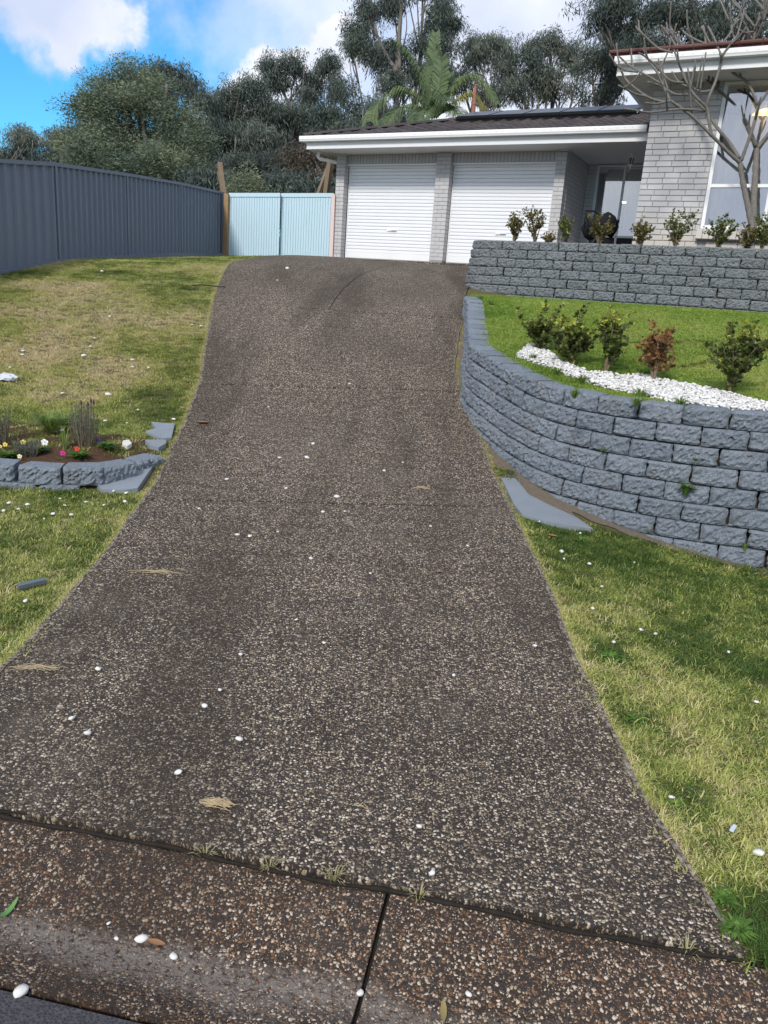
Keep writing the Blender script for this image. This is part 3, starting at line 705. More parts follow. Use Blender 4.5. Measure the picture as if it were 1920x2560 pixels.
# soldier courses over the doors
SOLD = []
for u0, u1 in ((.24, 2.66), (3.01, 5.43)):
    w = part('soldier_course', m_mortar, (u0, u1, .135, .24, 2.155, 2.37)); n_ = int((u1 - u0) / CR)
    for k in range(n_): brick(w, u0 + (k + .5) * (u1 - u0) / n_, 2.262, .072, .1, .13, .205)
    part('door_lintel', m_white, (u0, u1, .125, .24, 2.118, 2.152))
# roller doors built of their slats
def slat_mesh(w):
    pr = [(0, 0), (.012, .004), (.016, .012), (.016, .060), (.012, .068), (.0, .0715), (-.004, .073), (-.004, .0765)]
    v = [(x, -a, b) for x in (0, w) for a, b in pr]; n_ = len(pr)
    return mesh('slat', v, [(i, n_ + i, n_ + i + 1, i + 1) for i in range(n_ - 1)], m_door, False)
for u0, u1 in ((.255, 2.655), (3.015, 5.425)):
    d = part('garage_door', m_white, (u0, u1, .215, .245, .0, .165), (u0, u0 + .02, .19, .23, 0, 2.12), (u1 - .02, u1, .19, .23, 0, 2.12))
    sm = slat_mesh(u1 - u0 - .03)
    for k in range(26):
        o = link('slat', sm, d); o.location = (u0 + .015, .222, .155 + k * .0765)
    part('bottom_rail', m_white, (u0 + .015, u1 - .015, .2, .225, .02, .155), parent=d)
    mx_ = (u0 + u1) / 2 + .07
    h = MB(); h.box(mx_ - .13, mx_ + .13, .19, .2, .66, .70); h.box(mx_ - .02, mx_ + .125, .165, .19, .683, .693); h.box(mx_ - .08, mx_ - .06, .17, .19, .672, .69); h.obj('handle', m_white, d)
# garage body behind
part('garage_body', m_dark, (.05, 5.6, .28, 6.0, 0, 2.36))
w = part('side_wall', m_mortar, (5.665 - .2, 5.652, .245, 1.76, .0, 2.36))
b = MB(); 
for r in range(28):
    off = 0 if r % 2 else .12
    for k in range(-1, 8):
        a0 = max(.24, .24 + off + k * BW); a1 = min(1.75, .24 + off + (k + 1) * BW - .01)
        if a1 - a0 > .03: b.box(5.60, 5.662 + rng.normal(0, .001), a0, a1, r * CR + .005, r * CR + .081)
o = b.obj('brick', m_brick, w); tag(o, kind='stuff')
w = part('porch_wall', m_mortar, (5.665, 5.868, 1.752, 1.9, .0, 2.36))
b = MB()
for r in range(28):
    for a, e in ([(5.666, 5.755), (5.765, 5.87)] if r % 2 else [(5.666, 5.87)]): b.box(a, e, 1.746, 1.85, r * CR + .005, r * CR + .081)
tag(b.obj('brick', m_brick, w), kind='stuff')
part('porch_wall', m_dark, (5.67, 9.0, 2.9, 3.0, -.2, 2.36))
part('porch_floor', m_cap, (5.67, 7.88, -.6, 2.9, -.2, .27))
# sliding door of the porch
dr = part('porch_door', m_fascia, (5.872, 5.92, 1.745, 1.80, .27, 2.34), (5.92, 7.9, 1.745, 1.80, 2.30, 2.34), (6.475, 6.52, 1.742, 1.80, .80, 2.30), (5.92, 7.9, 1.742, 1.80, .80, .845), (6.475, 6.52, 1.742, 1.80, .27, .80))
part('pane', m_glass, (5.92, 6.475, 1.768, 1.776, .845, 2.30), parent=dr); part('pane', m_glass, (6.52, 7.88, 1.768, 1.776, .845, 2.30), parent=dr)
part('lower_panel', m_dark, (5.92, 7.88, 1.768, 1.78, .28, .80), parent=dr)
# taller right wing
wt = part('front_wall', m_mortar, (7.918, 8.925, -3.24, -2.9, .0, 2.685), (8.92, 11.6, -3.24, -2.95, .0, .40))
for r in range(29):
    z = .2 + r * CR + .043
    segs = [7.898]
    st = [.24, .12][r % 2] if r % 3 else [.10, .2][r % 2]
    x = 7.898 + st
    while x < 8.93 - .05: segs.append(x); x += BW
    segs.append(8.93)
    for a, b_ in zip(segs[:-1], segs[1:]):
        if b_ - a > .03 and z < 2.66: brick(wt, (a + b_) / 2, z, b_ - a - .010, .11, -3.25)
for r in range(2):
    for k in range(11):
        x0 = 8.93 + k * BW + (.12 if r else 0); brick(wt, x0 + .12, .2 + r * CR + .043, .23, .11, -3.25)
sill = part('window_sill', m_mortar, (8.90, 11.5, -3.31, -3.1, .41, .565))
for k in range(26):
    o = link('brick', brick_mesh(.092, .16, .155), sill); o.location = (8.94 + k * .1, -3.335, .49); o.rotation_euler = (R_(-9), 0, 0)
# window of the wing
wn = part('window', m_white, (8.93, 8.985, -3.245, -3.17, .575, 2.68), (8.985, 11.5, -3.245, -3.17, 2.64, 2.68), (8.985, 11.5, -3.25, -3.17, 1.185, 1.235), (8.985, 11.5, -3.25, -3.17, .575, .625), (9.82, 9.865, -3.247, -3.17, .625, 1.185), (11.45, 11.5, -3.247, -3.17, .6, 2.66))
part('pane', m_glass, (8.985, 11.45, -3.212, -3.206, 1.235, 2.64), parent=wn); part('pane', m_glass, (8.985, 9.82, -3.212, -3.206, .625, 1.185), parent=wn); part('pane', m_glass, (9.865, 11.45, -3.212, -3.206, .625, 1.185), parent=wn)
m_room = paint('room_wall', (.30, .29, .27), .9, .05)
part('interior', m_room, (8.0, 8.05, -2.9, .2, .2, 2.66), (8.0, 12, .2, .25, .2, 2.66), (8.0, 12, -2.9, .2, .15, .2), (8.0, 12, -2.9, .2, 2.67, 2.7), (11.9, 12, -2.9, .2, .2, 2.66))
# soffits, fascias, gutters
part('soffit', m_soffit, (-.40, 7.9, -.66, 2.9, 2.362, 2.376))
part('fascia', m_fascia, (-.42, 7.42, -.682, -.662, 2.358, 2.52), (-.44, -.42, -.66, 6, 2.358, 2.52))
def gutter(u0, u1, v, z0, z1, dep=.12, left_end=True):
    pr = [(0, z1 - .02), (0, z0 + .005), (.004, z0), (dep - .015, z0 + .006), (dep - .008, z0 + .03), (dep, z0 + .045), (dep, z1 - .012), (dep - .012, z1), (dep - .016, z1 - .008)]
    b = MB(); v_ = [(x, v - a, z) for x in (u0, u1) for a, z in pr]; n_ = len(pr)
    b.add(v_, [(i, i + 1, n_ + i + 1, n_ + i) for i in range(n_ - 1)] + [tuple(range(n_))[::-1], tuple(n_ + i for i in range(n_))])
    g = b.obj('gutter', m_white, house)
    # overflow slots
    sb = MB(); q = u0 + .1
    while q < u1 - .05: sb.box(q, q + .035, v - dep - .0025, v - dep + .001, z1 - .048, z1 - .041); q += .145
    sb.obj('overflow_slot', m_soffit, g); return g
gutter(-.56, 7.36, -.684, 2.505, 2.625)
b = MB(); pr = [(-.442, 2.61), (-.442, 2.51), (-.55, 2.51), (-.56, 2.6)]
b.add([(x, y, z) for y in (-.68, 6) for x, z in pr], [(0, 4, 5, 1), (1, 5, 6, 2), (2, 6, 7, 3)]); b.obj('gutter', m_white, house)
# downpipe elbow on the left under the eave
b = MB(); b.tube([(-.30, -.35, 2.36), (-.30, -.35, 2.235), (-.27, -.33, 2.205), (.0, -.05, 2.17), (.0, .12, 2.165)], .04, 10); b.obj('downpipe', m_white, house)
part('beam_end', m_soffit, (-.03, .27, -.02, .26, 2.325, 2.36), (2.64, 3.03, -.02, .26, 2.352, 2.362), (5.41, 5.68, -.02, .26, 2.33, 2.36))
# garage roof
RP = math.tan(R_(18)); RZ = 2.615
RV = 1.75
def rz_(v): return RZ + (v + .72) * RP
roof = MB().add([(-.5, -.70, RZ - .03), (8.4, -.70, RZ - .03), (8.4, RV, rz_(RV) - .03), (3.2, RV, rz_(RV) - .03), (-.5, 4.2, RZ - .03), (8.4, 4.2, RZ - .03)], [(0, 1, 2, 3), (0, 3, 4), (3, 2, 5, 4)]).obj('roof', m_tile, house)
def tile_mesh():
    n_ = 11; w = .30; v = []; f = []
    for j, (y, zz) in enumerate(((0, 0.0), (.0, .022), (.02, .034), (.345, .010))):
        for i in range(n_):
            a = i / (n_ - 1); pz = .030 * max(0, math.sin((a * 1.0) * math.pi * 2)) ** 1.0 - .010 * max(0, -math.sin(a * math.pi * 2))
            v.append((a * w, y, zz + (pz if j else pz - .014)))
    for j in range(3):
        for i in range(n_ - 1): f.append((j * n_ + i, j * n_ + i + 1, (j + 1) * n_ + i + 1, (j + 1) * n_ + i))
    return mesh('roof_tile', v, f, m_tile, False)
tm = tile_mesh(); hipu = lambda v: -.5 + (v + .70) * 3.7 / 2.45
pit = math.atan(RP); nt_ = 0; extra = []
for r in range(8):
    vv = -.715 + r * .31 * math.cos(pit)
    for k in range(30):
        uu = -.50 + k * .287 + rng.normal(0, .002)
        if uu < hipu(vv) - .1 or uu > 8.2: continue
        if nt_ < 300:
            o = link('roof_tile', tm, roof); o.location = (uu, vv + rng.normal(0, .003), rz_(vv) - .012 + rng.normal(0, .002)); o.rotation_euler = (pit, 0, rng.normal(0, .004)); nt_ += 1
for r in range(10):
    v0 = -.70 + r * .235; p = Vector((hipu(v0), v0, rz_(v0) + .018)); 
    b = MB(); dirv = Vector((3.7 / 2.45, 1, RP)).normalized(); sd_ = dirv.cross(Vector((0, 0, 1))).normalized(); up_ = sd_.cross(dirv)
    ring = lambda q, s: [tuple(q + sd_ * (.10 * s * math.cos(a)) + up_ * (.062 * s * math.sin(a))) for a in np.linspace(0, math.pi, 7)]
    vs = ring(p, 1.08) + ring(p + dirv * .47, .96); b.add(vs, [(i, i + 1, 7 + i + 1, 7 + i) for i in range(6)] + [tuple(range(7))]); b.obj('ridge_tile', m_tile, roof)
# wing roof, eaves
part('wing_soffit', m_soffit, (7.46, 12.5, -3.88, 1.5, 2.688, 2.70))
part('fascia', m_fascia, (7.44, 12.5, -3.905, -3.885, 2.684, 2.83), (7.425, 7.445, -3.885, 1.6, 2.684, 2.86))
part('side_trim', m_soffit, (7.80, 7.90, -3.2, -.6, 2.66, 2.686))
g = gutter(7.40, 12.5, -3.907, 2.815, 2.925, .12)
wr = MB().add([(7.30, -4.0, 2.93), (12.8, -4.0, 2.93), (12.8, -4.0, 2.985), (7.30, -4.0, 2.985), (12.8, .5, 3.75), (7.30, .5, 3.75), (7.30, .5, 3.69)], [(0, 1, 2, 3), (3, 2, 4, 5), (0, 3, 5, 6)]).obj('wing_roof', m_redtile, house)
for k in range(18):
    b = MB(); x0 = 7.31 + k * .305; b.tube([(x0, -4.02, 2.985), (x0 + .295, -4.02, 2.985)], .028, 8); b.obj('roof_tile', m_redtile, wr)

# solar panels: five on the garage roof
def roof_uv(px, py, lift):
    r = ray(px, py); n3 = np.array([-HV[0] * RP, -HV[1] * RP, 1.0]); p0 = np.array([*hp(0, -.72), HO[2] + RZ + lift]); t = np.dot(p0 - EYE, n3) / np.dot(r, n3); p = EYE + r * t; d = p[:2] - HO[:2]
    return d @ HU, d @ HV
s0 = roof_uv(1123, 296, .16); s1 = roof_uv(1562, 268, .16)
PW = 1.03; PV = (s0[1] + s1[1]) / 2 - .02
names = ['leftmost dark solar panel on the garage roof, below the palm', 'second dark solar panel from the left on the garage roof', 'middle dark solar panel of the five on the garage roof', 'second dark solar panel from the right on the garage roof', 'rightmost dark solar panel on the garage roof, by the tall wing']
for k in range(5):
    w_ = (s1[0] - s0[0] + .35) / 5; u0 = s0[0] + k * w_
    loc = hp(u0, PV); o = thing('solar_panel', names[k], 'solar panel', (*loc, HO[2] + rz_(PV) + .15), -HA, 'solar panels on the garage roof')
    o.rotation_euler = Euler((pit - .015, 0, -HA), 'XYZ')
    box('glass', m_solar, o, .02, w_ - .03, .02, 1.0, .0, .012); box('frame', m_blackmetal, o, .0, w_ - .012, 0, 1.02, -.045, -.002)
    box('front_skirt', m_blackmetal, o, .0, w_ - .008, .03, .05, -.14, -.045)
vu = roof_uv(1181, 284, .1); vp_ = hp(vu[0] + .05, vu[1] + 1.95)
b = MB(); zb = 0
b.tube([(0, 0, -.5), (0, 0, .16), (0, 0, .2), (0, 0, .22), (0, 0, .50), (0, 0, .60), (0, 0, .63), (0, 0, .65)], [.055, .055, .065, .05, .038, .032, .042, .028], 12)
pt = at(1184, 279, 1.0) - EYE; dpt = np.linalg.norm(vp_) ; r_ = ray(1183, 281); tt = vp_[1] / r_[1]; q = EYE + r_ * tt
o = b.obj('vent_pipe', m_terracotta, None); o.location = tuple(q); tag(o, 'tapering terracotta vent pipe standing behind the solar panels', 'vent pipe')

# things at the house
def curtain(name, label, u0, u1, v, z0, z1, seed):
    n_ = int((u1 - u0) * 60); r = np.random.default_rng(seed); ph = np.cumsum(r.uniform(.25, .85, n_)); vv = []; ff = []
    for i in range(n_):
        x = u0 + (u1 - u0) * i / (n_ - 1)
        for z, amp in ((z1, .02), ((z0 + z1) / 2, .035), (z0, .045)): vv.append((x + .01 * math.sin(ph[i] * .7 + z), v + amp * math.sin(ph[i]), z))
    for i in range(n_ - 1):
        for j in range(2): ff.append((i * 3 + j, i * 3 + j + 1, (i + 1) * 3 + j + 1, (i + 1) * 3 + j))
    o = link(name, mesh(name, vv, ff, m_c2 if z1 < 2.3 else m_curtain, True)); o.location = HO; o.rotation_euler = (0, 0, -HA); return tag(o, label, 'curtain')
curtain('sheer_curtain', 'sheer white curtain hanging behind the front window of the tall wing', 9.0, 11.4, -2.98, .45, 2.45, 3)
curtain('sheer_curtain', 'sheer white curtain behind the left pane of the porch door', 6.05, 6.46, 1.98, .4, 2.28, 4)
curtain('sheer_curtain', 'sheer white curtain behind the right pane of the porch door', 6.55, 7.6, 1.98, .4, 2.28, 5)
pl = thing('pendant_lamp', 'warm glowing dome lamp inside the front window of the tall wing', 'lamp', (*hp(9.58, -3.10), HO[2] + 2.23), -HA)
b = MB(); rr = [(.0, .13), (.06, .12), (.13, .085), (.19, .03), (.20, .0), (.0, -.005)]
nn = 16; vv = [(r * math.cos(a), r * .3 * math.sin(a), z * .75) for r, z in rr for a in np.linspace(0, 2 * math.pi, nn, endpoint=False)]
b.add(vv, [(i * nn + j, i * nn + (j + 1) % nn, (i + 1) * nn + (j + 1) % nn, (i + 1) * nn + j) for i in range(len(rr) - 1) for j in range(nn)]); b.obj('shade', m_lampglow, pl, True)
MB().tube([(0, 0, .09), (0, 0, .43)], .006, 6).obj('cord', m_blackmetal, pl)
# carriage lantern under the porch ceiling
ln = thing('porch_lantern', 'small white carriage lantern hanging from the porch ceiling', 'lantern', (*hp(6.85, .6), HO[2] + 2.362), -HA)
b = MB(); b.tube([(0, 0, 0), (0, 0, -.012), (0, 0, -.02), (0, 0, -.06)], [.05, .05, .02, .012], 10); b.obj('ceiling_rose', m_white, ln)
b = MB(); b.tube([(0, 0, -.055), (0, 0, -.075), (0, 0, -.085)], [.03, .075, .078], 6); b.obj('cap', m_white, ln)
b = MB()
for a in np.linspace(0, 2 * math.pi, 6, endpoint=False): b.tube([(.074 * math.cos(a), .074 * math.sin(a), -.085), (.04 * math.cos(a), .04 * math.sin(a), -.215)], .0055, 5)
b.tube([(0, 0, -.21), (0, 0, -.225), (0, 0, -.245), (0, 0, -.25), (0, 0, -.30)], [.044, .044, .016, .01, .008], 8); b.obj('cage', m_white, ln)
b = MB(); b.tube([(0, 0, -.087), (0, 0, -.212)], [.066, .034], 6); b.obj('glass', m_lantglass, ln)

# ================================================================== FENCE AND GATES
FP = [(-5.98, 8.2), (-5.86, 9.6), (-5.46, 12.8), (-5.2, 15.3), (-4.9, 17.9), (-4.58, 20.6)]
FZ = [(.86, 2.42), (1.16, 2.72), (1.66, 3.12), (1.85, 3.33), (2.03, 3.52), (2.17, 3.66)]
fen = thing('steel_fence', 'slate blue corrugated steel fence along the left side of the lawn', 'fence', (-5.3, 14.5, 1.8)); FL = Vector(fen.location)
for k in range(len(FP)):
    (x, y), (z0, z1) = FP[k], FZ[k]; d = unit(np.subtract(FP[min(k + 1, 5)], FP[max(k - 1, 0)])); a = math.atan2(d[1], d[0])
    b = MB(); b.box(-.03, .03, -.03, .03, -.12, z1 - z0 + .0); o = b.obj('post', m_fence, fen); o.location = Vector((x, y, z0)) - FL; o.rotation_euler = (0, 0, a)
    if k == 5: break
    (x2, y2), (w0, w1) = FP[k + 1], FZ[k + 1]; L_ = math.hypot(x2 - x, y2 - y); dx, dy = (x2 - x) / L_, (y2 - y) / L_
    nrm = (dy, -dx)
    def pt(q, off, z): return (x + dx * q + nrm[0] * off - FL[0], y + dy * q + nrm[1] * off - FL[1], z - FL[2])
    zb = lambda q: z0 - .03 + (w0 - z0) * q / L_; zt = lambda q: z1 + (w1 - z1) * q / L_
    prof = []; q = .035; pitch_ = (L_ - .07) / 13
    while q < L_ - .05:
        prof += [(q, 0.0), (q + pitch_ * .58, 0.0), (q + pitch_ * .70, .034), (q + pitch_ * .88, .034)]; q += pitch_
    prof.append((L_ - .035, 0))
    v = []; 
    for q, o_ in prof: v += [pt(q, o_ - .015, zb(q) + .03), pt(q, o_ - .015, zt(q) - .03)]
    mesh_ = mesh('panel', v, [(2 * i, 2 * i + 2, 2 * i + 3, 2 * i + 1) for i in range(len(prof) - 1)], m_fence); link('panel', mesh_, fen)
    for nm, f0, f1 in (('top_rail', lambda q: zt(q) - .055, lambda q: zt(q)), ('bottom_rail', lambda q: zb(q) - .0, lambda q: zb(q) + .065)):
        v = []
        for q in (.0, L_):
            for o_ in (-.032, .032): v += [pt(q, o_, f0(q)), pt(q, o_, f1(q))]
        link(nm, mesh(nm, v, [(0, 1, 5, 4), (2, 6, 7, 3), (1, 3, 7, 5), (0, 4, 6, 2), (0, 2, 3, 1), (4, 5, 7, 6)], m_fence), fen)
def py_(px, py, y): r = ray(px, py); return EYE + r * (y / r[1])
GY_ = 20.35
def gate(name, label, pxa, pxb, topa, topb, bota, botb, hinge):
    A0, A1 = py_(pxa, bota, GY_), py_(pxa, topa, GY_); B0, B1 = py_(pxb, botb, GY_ - .12), py_(pxb, topb, GY_ - .12)
    L_ = math.hypot(B0[0] - A0[0], B0[1] - A0[1]); a = math.atan2(B0[1] - A0[1], B0[0] - A0[0]); g = thing(name, label, 'gate', A0, a, 'pale blue side gates')
    h0 = A1[2] - A0[2]; h1 = B1[2] - A0[2]; n_ = 20; w = L_ / n_; me = {}
    for k in range(n_):
        b = MB(); zt_ = h0 + (h1 - h0) * (k + .5) / n_ - .03; zb_ = (B0[2] - A0[2]) * (k + .5) / n_ - .02 + rng.normal(0, .004)
        b.box(k * w + .0035, (k + 1) * w - .0035, -.014, .006 + rng.uniform(0, .003), zb_, zt_); b.box(k * w - .003, (k + 1) * w - .0033, .0095, .016, zb_, zt_ - .002); b.obj('board', m_gate, g)
    b = MB(); v = []
    for x, hh in ((-.002, h0), (L_ - .004, h1)):
        for y in (-.030, .03): v += [(x, y, hh - .09), (x, y, hh)]
    b.add(v, [(0, 1, 5, 4), (2, 6, 7, 3), (1, 3, 7, 5), (0, 4, 6, 2), (0, 2, 3, 1), (4, 5, 7, 6)]); b.obj('top_rail', m_gate, g)
    MB().tube([(.05, .03, .1), (L_ - .05, .03, h1 - .15)] if hinge else [(.05, .03, h0 - .15), (L_ - .05, .03, .1)], .03, 4).obj('brace', m_gate, g)
    return g
gate('side_gate', 'left leaf of the pale blue timber gate, next to the orange timber post', 571.5, 697, 482.5, 482.5, 637, 638.5, True)
gate('side_gate', 'right leaf of the pale blue timber gate, next to the brick garage', 699.5, 828, 483, 482.5, 638.5, 640, False)
def post_thing(name, label, pb, pt_, y, y2, w, m, cat='post'):
    B, T = py_(*pb, y), py_(*pt_, y2); b = MB(); b.tube([B - np.array([0, 0, .2]), T], w * .707, 4); o = b.obj(name, m); return tag(o, label, cat)
post_thing('gate_post', 'orange-brown treated pine post between the steel fence and the blue gate', (563.5, 638), (567, 485), 20.3, 20.3, .115, m_pine)
post_thing('gate_post', 'pale pink gate post between the blue gate and the brick pier', (828.5, 641), (834.5, 485.5), 20.1, 20.1, .085, m_pink)
post_thing('timber_prop', 'weathered grey timber pole leaning behind the end of the steel fence', (566, 520), (549, 408), 22, 22.6, .12, m_timber)
post_thing('timber_prop', 'short weathered timber stake behind the gate post', (566, 500), (545, 430), 22.2, 22.6, .06, m_timber)
post_thing('timber_prop', 'upright weathered timber pole behind the right gate leaf beside the garage', (812, 500), (826, 405), 22, 22, .13, m_timber)
post_thing('timber_prop', 'thin slanting timber pole beside the garage behind the gate', (786, 495), (822, 415), 22, 22.4, .085, m_timber)

# ================================================================== TREES BEHIND
def leaf_proto(name, n, spread, length, width, droop, m, seed, up=0.0):
    r = np.random.default_rng(seed); b = MB()
    for k in range(n):
        p = r.normal(0, 1, 3); p = p / np.linalg.norm(p) * spread * r.uniform(.15, 1) ** .6; p[2] *= .75
        d = unit(np.array([*(r.normal(0, 1, 2)), 0]) + p * 1.2); d = unit(d + np.array([0, 0, up - droop * r.uniform(.5, 1.5)]))
        s = unit(np.cross(d, r.normal(0, 1, 3))); L_ = length * r.uniform(.65, 1.25); w = width * r.uniform(.8, 1.2)
        mid_ = p + d * L_ * .45 + np.array([0, 0, .01]); b.add([p, mid_ + s * w / 2, p + d * L_ - np.array([0, 0, .15 * L_]), mid_ - s * w / 2], [(0, 1, 2, 3)])
    for k in range(4):
        e = r.normal(0, 1, 3); e = e / np.linalg.norm(e) * spread * .8; b.tube([np.zeros(3), e * .5 + np.array([0, 0, .04]), e], [.007, .005, .002], 3, False)
    return proto(name, b.v, b.f, m)
GUM = [leaf_proto('gum_twig', 50, .42, .19, .036, 1.3, m_euc, 20 + i) for i in range(4)]
OLV = [leaf_proto('olive_twig', 90, .40, .12, .025, -.1, m_bottle, 30 + i, .3) for i in range(4)]
BRN = [leaf_proto('russet_twig', 44, .40, .13, .035, .6, m_brownleaf, 40 + i) for i in range(3)]
def tree(name, label, cat, group, base, blobs, protos, dens=16, trunk_r=.16, tone=(.15, .75), seed=0, limbs=True, fork=.55, stems=1, puff=.34, lift=0.0):
    """trunk and limbs reaching into clumps of twigs; blobs give centre (photo position and depth) and half sizes in metres"""
    r = np.random.default_rng(900 + seed); root = thing(name, label, cat, base, 0, group); B = np.array(base, float)
    pts = []; cols = []; cent = []
    for (px, py, rx, ry, d) in blobs:
        c = at(px, py, d); a = max(.3, rx * d / FPX - .30); h = max(.22, ry * d / FPX - .26); dp = max(a, h) * .9 if a < 3 else a * .6; cent.append((c, a, h))
        ns = max(3, int(a * h * 3.1 * dens / 9)); 
        for s in range(ns):
            u = r.normal(0, 1, 3); u /= np.linalg.norm(u); u *= r.uniform(.25, 1) ** .5
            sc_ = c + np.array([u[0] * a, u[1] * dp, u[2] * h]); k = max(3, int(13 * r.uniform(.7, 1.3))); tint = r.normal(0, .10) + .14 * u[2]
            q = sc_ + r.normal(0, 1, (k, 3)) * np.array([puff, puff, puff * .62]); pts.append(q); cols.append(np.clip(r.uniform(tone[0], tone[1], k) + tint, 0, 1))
    pts = np.concatenate(pts); cols = np.concatenate(cols); n_ = len(pts)
    rot = np.stack([r.normal(0, .35, n_), r.normal(0, .35, n_), r.uniform(0, 6.28, n_)], 1)
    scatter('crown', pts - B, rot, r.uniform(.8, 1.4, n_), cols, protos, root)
    ctr = np.mean([c for c, _, _ in cent], 0); top = max(c[2] for c, _, _ in cent)
    tb = MB(); hgt = ctr[2] - B[2]
    for q in range(stems):
        off = r.normal(0, .35, 2) if stems > 1 else np.zeros(2); e = B + np.array([*(off * .4), -.3]); 
        f_ = np.array([B[0] + (ctr[0] - B[0]) * fork + off[0] * 2, B[1] + (ctr[1] - B[1]) * fork, B[2] + hgt * fork]); t_ = np.array([ctr[0] + off[0] * 3, ctr[1], top - .2 * (top - ctr[2])])
        w_ = spline([e, (e + f_) / 2 + np.array([r.normal(0, .15), 0, 0]), f_, (f_ + t_) / 2 + np.array([r.normal(0, .3), r.normal(0, .2), 0]), t_], 5)
        tb.tube(w_, np.linspace(trunk_r, trunk_r * .2, len(w_)), 8)
    tb.obj('trunk', m_gumbark, root, True).location = -Vector(B)
    if limbs:
        lb = MB()
        for c, a, h in cent:
            s0_ = f_ + (t_ - f_) * r.uniform(-.35, .5); mid_ = (s0_ + c) / 2 + np.array([r.normal(0, .3), r.normal(0, .3), -.25 * abs(c[0] - s0_[0])])
            w_ = spline([s0_, mid_, c + np.array([0, 0, -.1 * h])], 6); lb.tube(w_, np.linspace(trunk_r * .42, .03, len(w_)), 6)
            for k in range(4):
                e = c + np.array([r.uniform(-1, 1) * a, r.uniform(-.6, .6) * a, r.uniform(-.5, .9) * h]); st = w_[int(len(w_) * r.uniform(.5, .95))]
                lb.tube(spline([st, (st + e) / 2 + r.normal(0, .15, 3), e], 4), np.linspace(.045, .012, 9), 5)
        lb.obj('limbs', m_gumbark, root, True).location = -Vector(B)
    return root
def gz(x, y): return float(HB(np.array(x), np.array(y)))
def base_at(px, d, y0=480): p = at(px, y0, d); return (p[0], p[1], gz(p[0], p[1]))
TG = 'gum trees of the bush behind the house'
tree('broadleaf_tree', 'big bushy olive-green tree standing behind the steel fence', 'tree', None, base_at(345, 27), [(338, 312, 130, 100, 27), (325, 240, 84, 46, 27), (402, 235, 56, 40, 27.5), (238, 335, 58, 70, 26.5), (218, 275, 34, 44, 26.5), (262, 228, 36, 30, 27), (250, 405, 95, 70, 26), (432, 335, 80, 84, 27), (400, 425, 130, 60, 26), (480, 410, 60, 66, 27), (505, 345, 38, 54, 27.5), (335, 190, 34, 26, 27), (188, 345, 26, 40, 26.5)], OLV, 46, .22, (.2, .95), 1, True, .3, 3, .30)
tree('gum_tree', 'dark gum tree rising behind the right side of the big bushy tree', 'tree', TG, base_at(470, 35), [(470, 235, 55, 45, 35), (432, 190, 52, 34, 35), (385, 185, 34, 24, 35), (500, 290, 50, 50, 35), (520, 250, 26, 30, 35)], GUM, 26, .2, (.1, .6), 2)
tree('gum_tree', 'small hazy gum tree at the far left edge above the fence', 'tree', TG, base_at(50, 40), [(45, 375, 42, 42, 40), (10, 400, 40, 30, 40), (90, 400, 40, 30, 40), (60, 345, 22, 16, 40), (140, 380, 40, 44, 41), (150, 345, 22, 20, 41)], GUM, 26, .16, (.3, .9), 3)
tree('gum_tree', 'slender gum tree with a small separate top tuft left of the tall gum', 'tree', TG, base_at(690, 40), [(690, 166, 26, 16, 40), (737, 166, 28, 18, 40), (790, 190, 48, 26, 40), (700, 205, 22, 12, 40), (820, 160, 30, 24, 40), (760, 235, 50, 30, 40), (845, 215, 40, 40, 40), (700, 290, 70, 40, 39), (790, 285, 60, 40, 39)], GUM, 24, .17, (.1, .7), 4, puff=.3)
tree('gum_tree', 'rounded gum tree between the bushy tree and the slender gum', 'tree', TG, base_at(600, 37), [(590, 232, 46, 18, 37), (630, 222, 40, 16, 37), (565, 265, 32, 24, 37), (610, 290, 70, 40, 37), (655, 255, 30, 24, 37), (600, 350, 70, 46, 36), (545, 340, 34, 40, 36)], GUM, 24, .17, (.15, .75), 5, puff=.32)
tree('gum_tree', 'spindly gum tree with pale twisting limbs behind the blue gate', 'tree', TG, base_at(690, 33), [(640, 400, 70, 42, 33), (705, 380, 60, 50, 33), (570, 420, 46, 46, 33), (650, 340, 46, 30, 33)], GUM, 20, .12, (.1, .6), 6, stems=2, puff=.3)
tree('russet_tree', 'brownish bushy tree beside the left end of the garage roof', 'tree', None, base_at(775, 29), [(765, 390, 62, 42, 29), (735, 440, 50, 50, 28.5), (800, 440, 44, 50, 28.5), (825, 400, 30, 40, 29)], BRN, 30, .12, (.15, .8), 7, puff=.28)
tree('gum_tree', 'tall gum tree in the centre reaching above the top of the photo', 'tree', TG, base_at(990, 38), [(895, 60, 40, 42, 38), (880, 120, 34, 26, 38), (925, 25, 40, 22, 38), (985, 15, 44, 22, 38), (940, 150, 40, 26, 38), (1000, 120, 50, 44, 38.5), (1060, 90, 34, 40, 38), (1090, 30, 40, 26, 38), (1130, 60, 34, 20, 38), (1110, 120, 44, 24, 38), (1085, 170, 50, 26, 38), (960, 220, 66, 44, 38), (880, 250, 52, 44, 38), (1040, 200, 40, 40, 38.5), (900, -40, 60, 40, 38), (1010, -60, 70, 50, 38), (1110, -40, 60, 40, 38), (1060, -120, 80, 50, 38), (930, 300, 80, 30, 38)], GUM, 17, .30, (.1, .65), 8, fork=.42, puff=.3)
tree('gum_tree', 'pale-topped gum tree just right of the palm', 'tree', TG, base_at(1220, 41), [(1195, 150, 36, 44, 41), (1190, 110, 22, 18, 41), (1260, 170, 46, 50, 41), (1245, 120, 24, 16, 41), (1160, 210, 44, 40, 41), (1230, 240, 60, 30, 41)], GUM, 24, .17, (.3, .95), 9)
